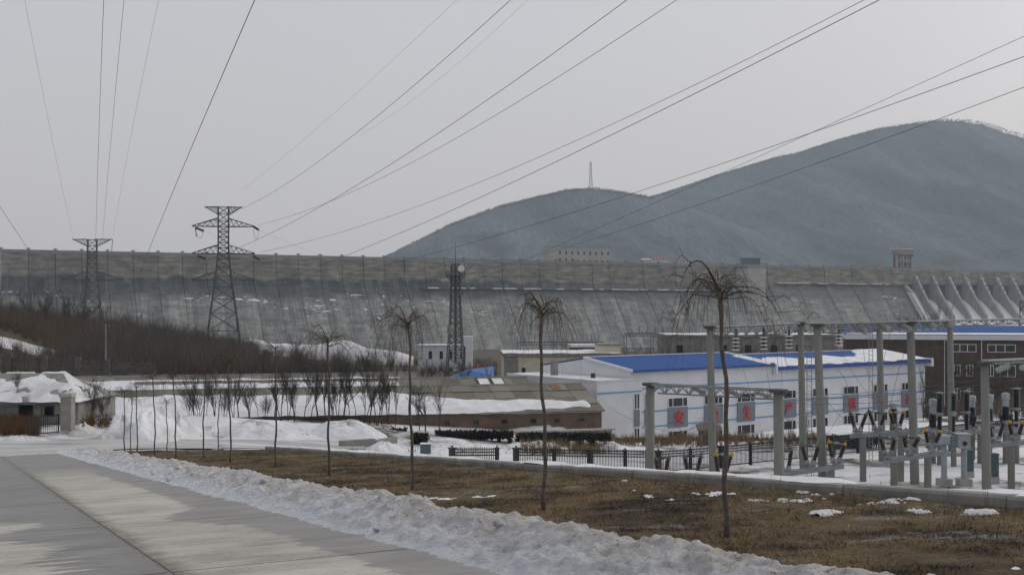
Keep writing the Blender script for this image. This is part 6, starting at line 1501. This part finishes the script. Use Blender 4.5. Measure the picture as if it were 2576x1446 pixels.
drape('snow_slope', -40, 165, lambda x: 876 + x * .22, lambda x: 842 + x * .27, M['snow'], 120, 320)
mb = MB()
def heap(u, v):
    x = 600 + 440 * u; Y = 345 - 24 * v; c = W(x, HY, Y); top = interp(x, [(600, 858), (630, 852), (680, 862), (740, 866), (800, 868), (850, 858), (880, 856), (930, 876), (1000, 884), (1040, 896)])
    zt = EYE - (top - HY) * 335 / F; k = math.sin(min(1, v * 1.6) * math.pi * .5) if v < .65 else 1 - smooth((v - .65) / .35) * 1.0
    return (c.x, Y, -8 + (zt + 8) * k + .7 * fbm(c.x * .12, Y * .12, 7.0, 4) + .3 * n3(c.x * .7, Y * .7))
mb.grid(heap, 160, 22); mb.build('snow_heap', M['snow'], smooth_=True, kind='structure')
cs3 = []
for k in range(700):
    x = R.uniform(640, 1250); Y = R.uniform(230, 420); q = W(x, HY, Y); cs3.append((q.x, q.y, H(q.x, q.y)))
for k in range(260):
    x = R.uniform(1560, 2120); Y = R.uniform(236, 252); q = W(x, HY, Y); cs3.append((q.x, q.y, H(q.x, q.y)))
for k in range(240):
    x = R.uniform(2330, 2650); Y = R.uniform(125, 165); q = W(x, HY, Y); cs3.append((q.x, q.y, H(q.x, q.y)))
spray('mid_distance_brush', cs3, 22, 1.2, 3.2, .6, .03, M['brush'])
def pxspots(n, x0, x1, ylo, yhi, Ya=60):
    out = []
    for k in range(n):
        x = R.uniform(x0, x1); y = R.uniform(ylo(x), yhi(x)) if callable(ylo) else R.uniform(ylo, yhi); q = G(x, y, Ya, 130, .5); out.append((q.x, q.y, q.z))
    return out
rd = pxspots(420, 1540, 2080, lambda x: 1102, lambda x: 1122) + pxspots(260, 1310, 1560, lambda x: 1122, lambda x: 1146) + pxspots(130, 1560, 1800, lambda x: 1108, lambda x: 1126)
spray('dry_reeds', rd, 18, .5, 1.15, .35, .014, M['reed'])
wd_ = pxspots(330, -20, 95, lambda x: 1060, lambda x: 1098) + pxspots(60, 205, 275, lambda x: 1055, lambda x: 1082)
spray('russet_weeds', wd_, 26, .5, 1.3, .6, .016, M['rust_brush'])
tf = []
for k in range(70):
    t = R.uniform(-10, 24); q = ET(R.uniform(-1.2, -.1), t); tf.append((q.x, q.y, P(q.x, q.y) + .05))
spray('kerbside_stalks', tf, 9, .12, .42, .5, .004, M['reed'])
mw = pxspots(150, 460, 1000, lambda x: 1066, lambda x: 1102) + pxspots(60, 210, 460, lambda x: 1050, lambda x: 1100)
spray('mound_weeds', mw, 8, .25, .8, .5, .012, M['rust_brush'])
st_ = pxspots(46, 1880, 2576, lambda x: 1195 + (x - 1880) * .02, lambda x: 1240 + (x - 1880) * .05) + pxspots(60, 870, 1280, lambda x: 1128, lambda x: 1150)
spray('snow_stalks', st_, 7, .3, .9, .4, .010, M['reed'])
def hedge(label, x0, x1, yt, yb, Y, n, group='dark clipped hedges'):
    a, b = W(x0, yb, Y), W(x1, yt, Y); g = H((a.x + b.x) / 2, Y); g = min(g, a.z); e = empty('hedge', ((a.x + b.x) / 2, Y, g), label, 'hedge', group)
    w, h, d = (b.x - a.x), b.z - g, .9; pts = []
    for k in range(n):
        u = rng.uniform(0, 1); v = rng.uniform(0, 1) ** .7; s = rng.uniform(-1, 1)
        if v < .5 and (fbm(u * w * 1.1, 3.0, x0 * .1, 2) > .02): v = .5 + .5 * v
        edge = 1 - .12 * (v < .5); pts.append(((u - .5) * w * edge, s * d * (.35 + .65 * min(1, v + .2)) * (1 - .2 * (v > .9)), h * v * (1 + .05 * n3(u * w * 2, 1.0))))
    c = np.array(pts); r = .085; o = rng.normal(0, 1, (n, 3, 3)) * r
    npmesh('foliage', (c[:, None, :] + o).reshape(-1, 3), n, 3, M['hedge'], e)
    mb = MB()
    for k in range(max(2, int(w / .8))):
        x = -w/2 + w * (k + .5) / max(2, int(w / .8)); mb.tube([(x, 0, -.2), (x + .1, .1, h * .35), (x - .05, 0, h * .7)], .035, 4, cap=False)
    mb.build('stems', M['twig'], e, local=True)
hedge('small mushroom shaped dark hedge at the left end of the hedges', 984, 1022, 1079, 1112, 96, 1600)
hedge('low round dark bush left of the green cabinet', 1036, 1076, 1091, 1126, 90, 1500)
hedge('flat topped dark hedge above the green cabinet', 1095, 1205, 1084, 1118, 96, 3600)
hedge('narrow leaning dark bush between two flat topped hedges', 1205, 1232, 1084, 1118, 96.5, 900)
hedge('second flat topped dark hedge with gaps beneath it', 1234, 1290, 1085, 1118, 96, 2000)
hedge('long dark hedge below the stone wall of the shed', 1298, 1535, 1090, 1122, 97, 6400)
hedge('long low dark brown hedge at the foot of the white hall', 1535, 2020, 1102, 1122, 108, 7000)
hedge('dark hedge behind the iron railing in the middle of the yard', 2075, 2215, 1098, 1132, 102, 3600)
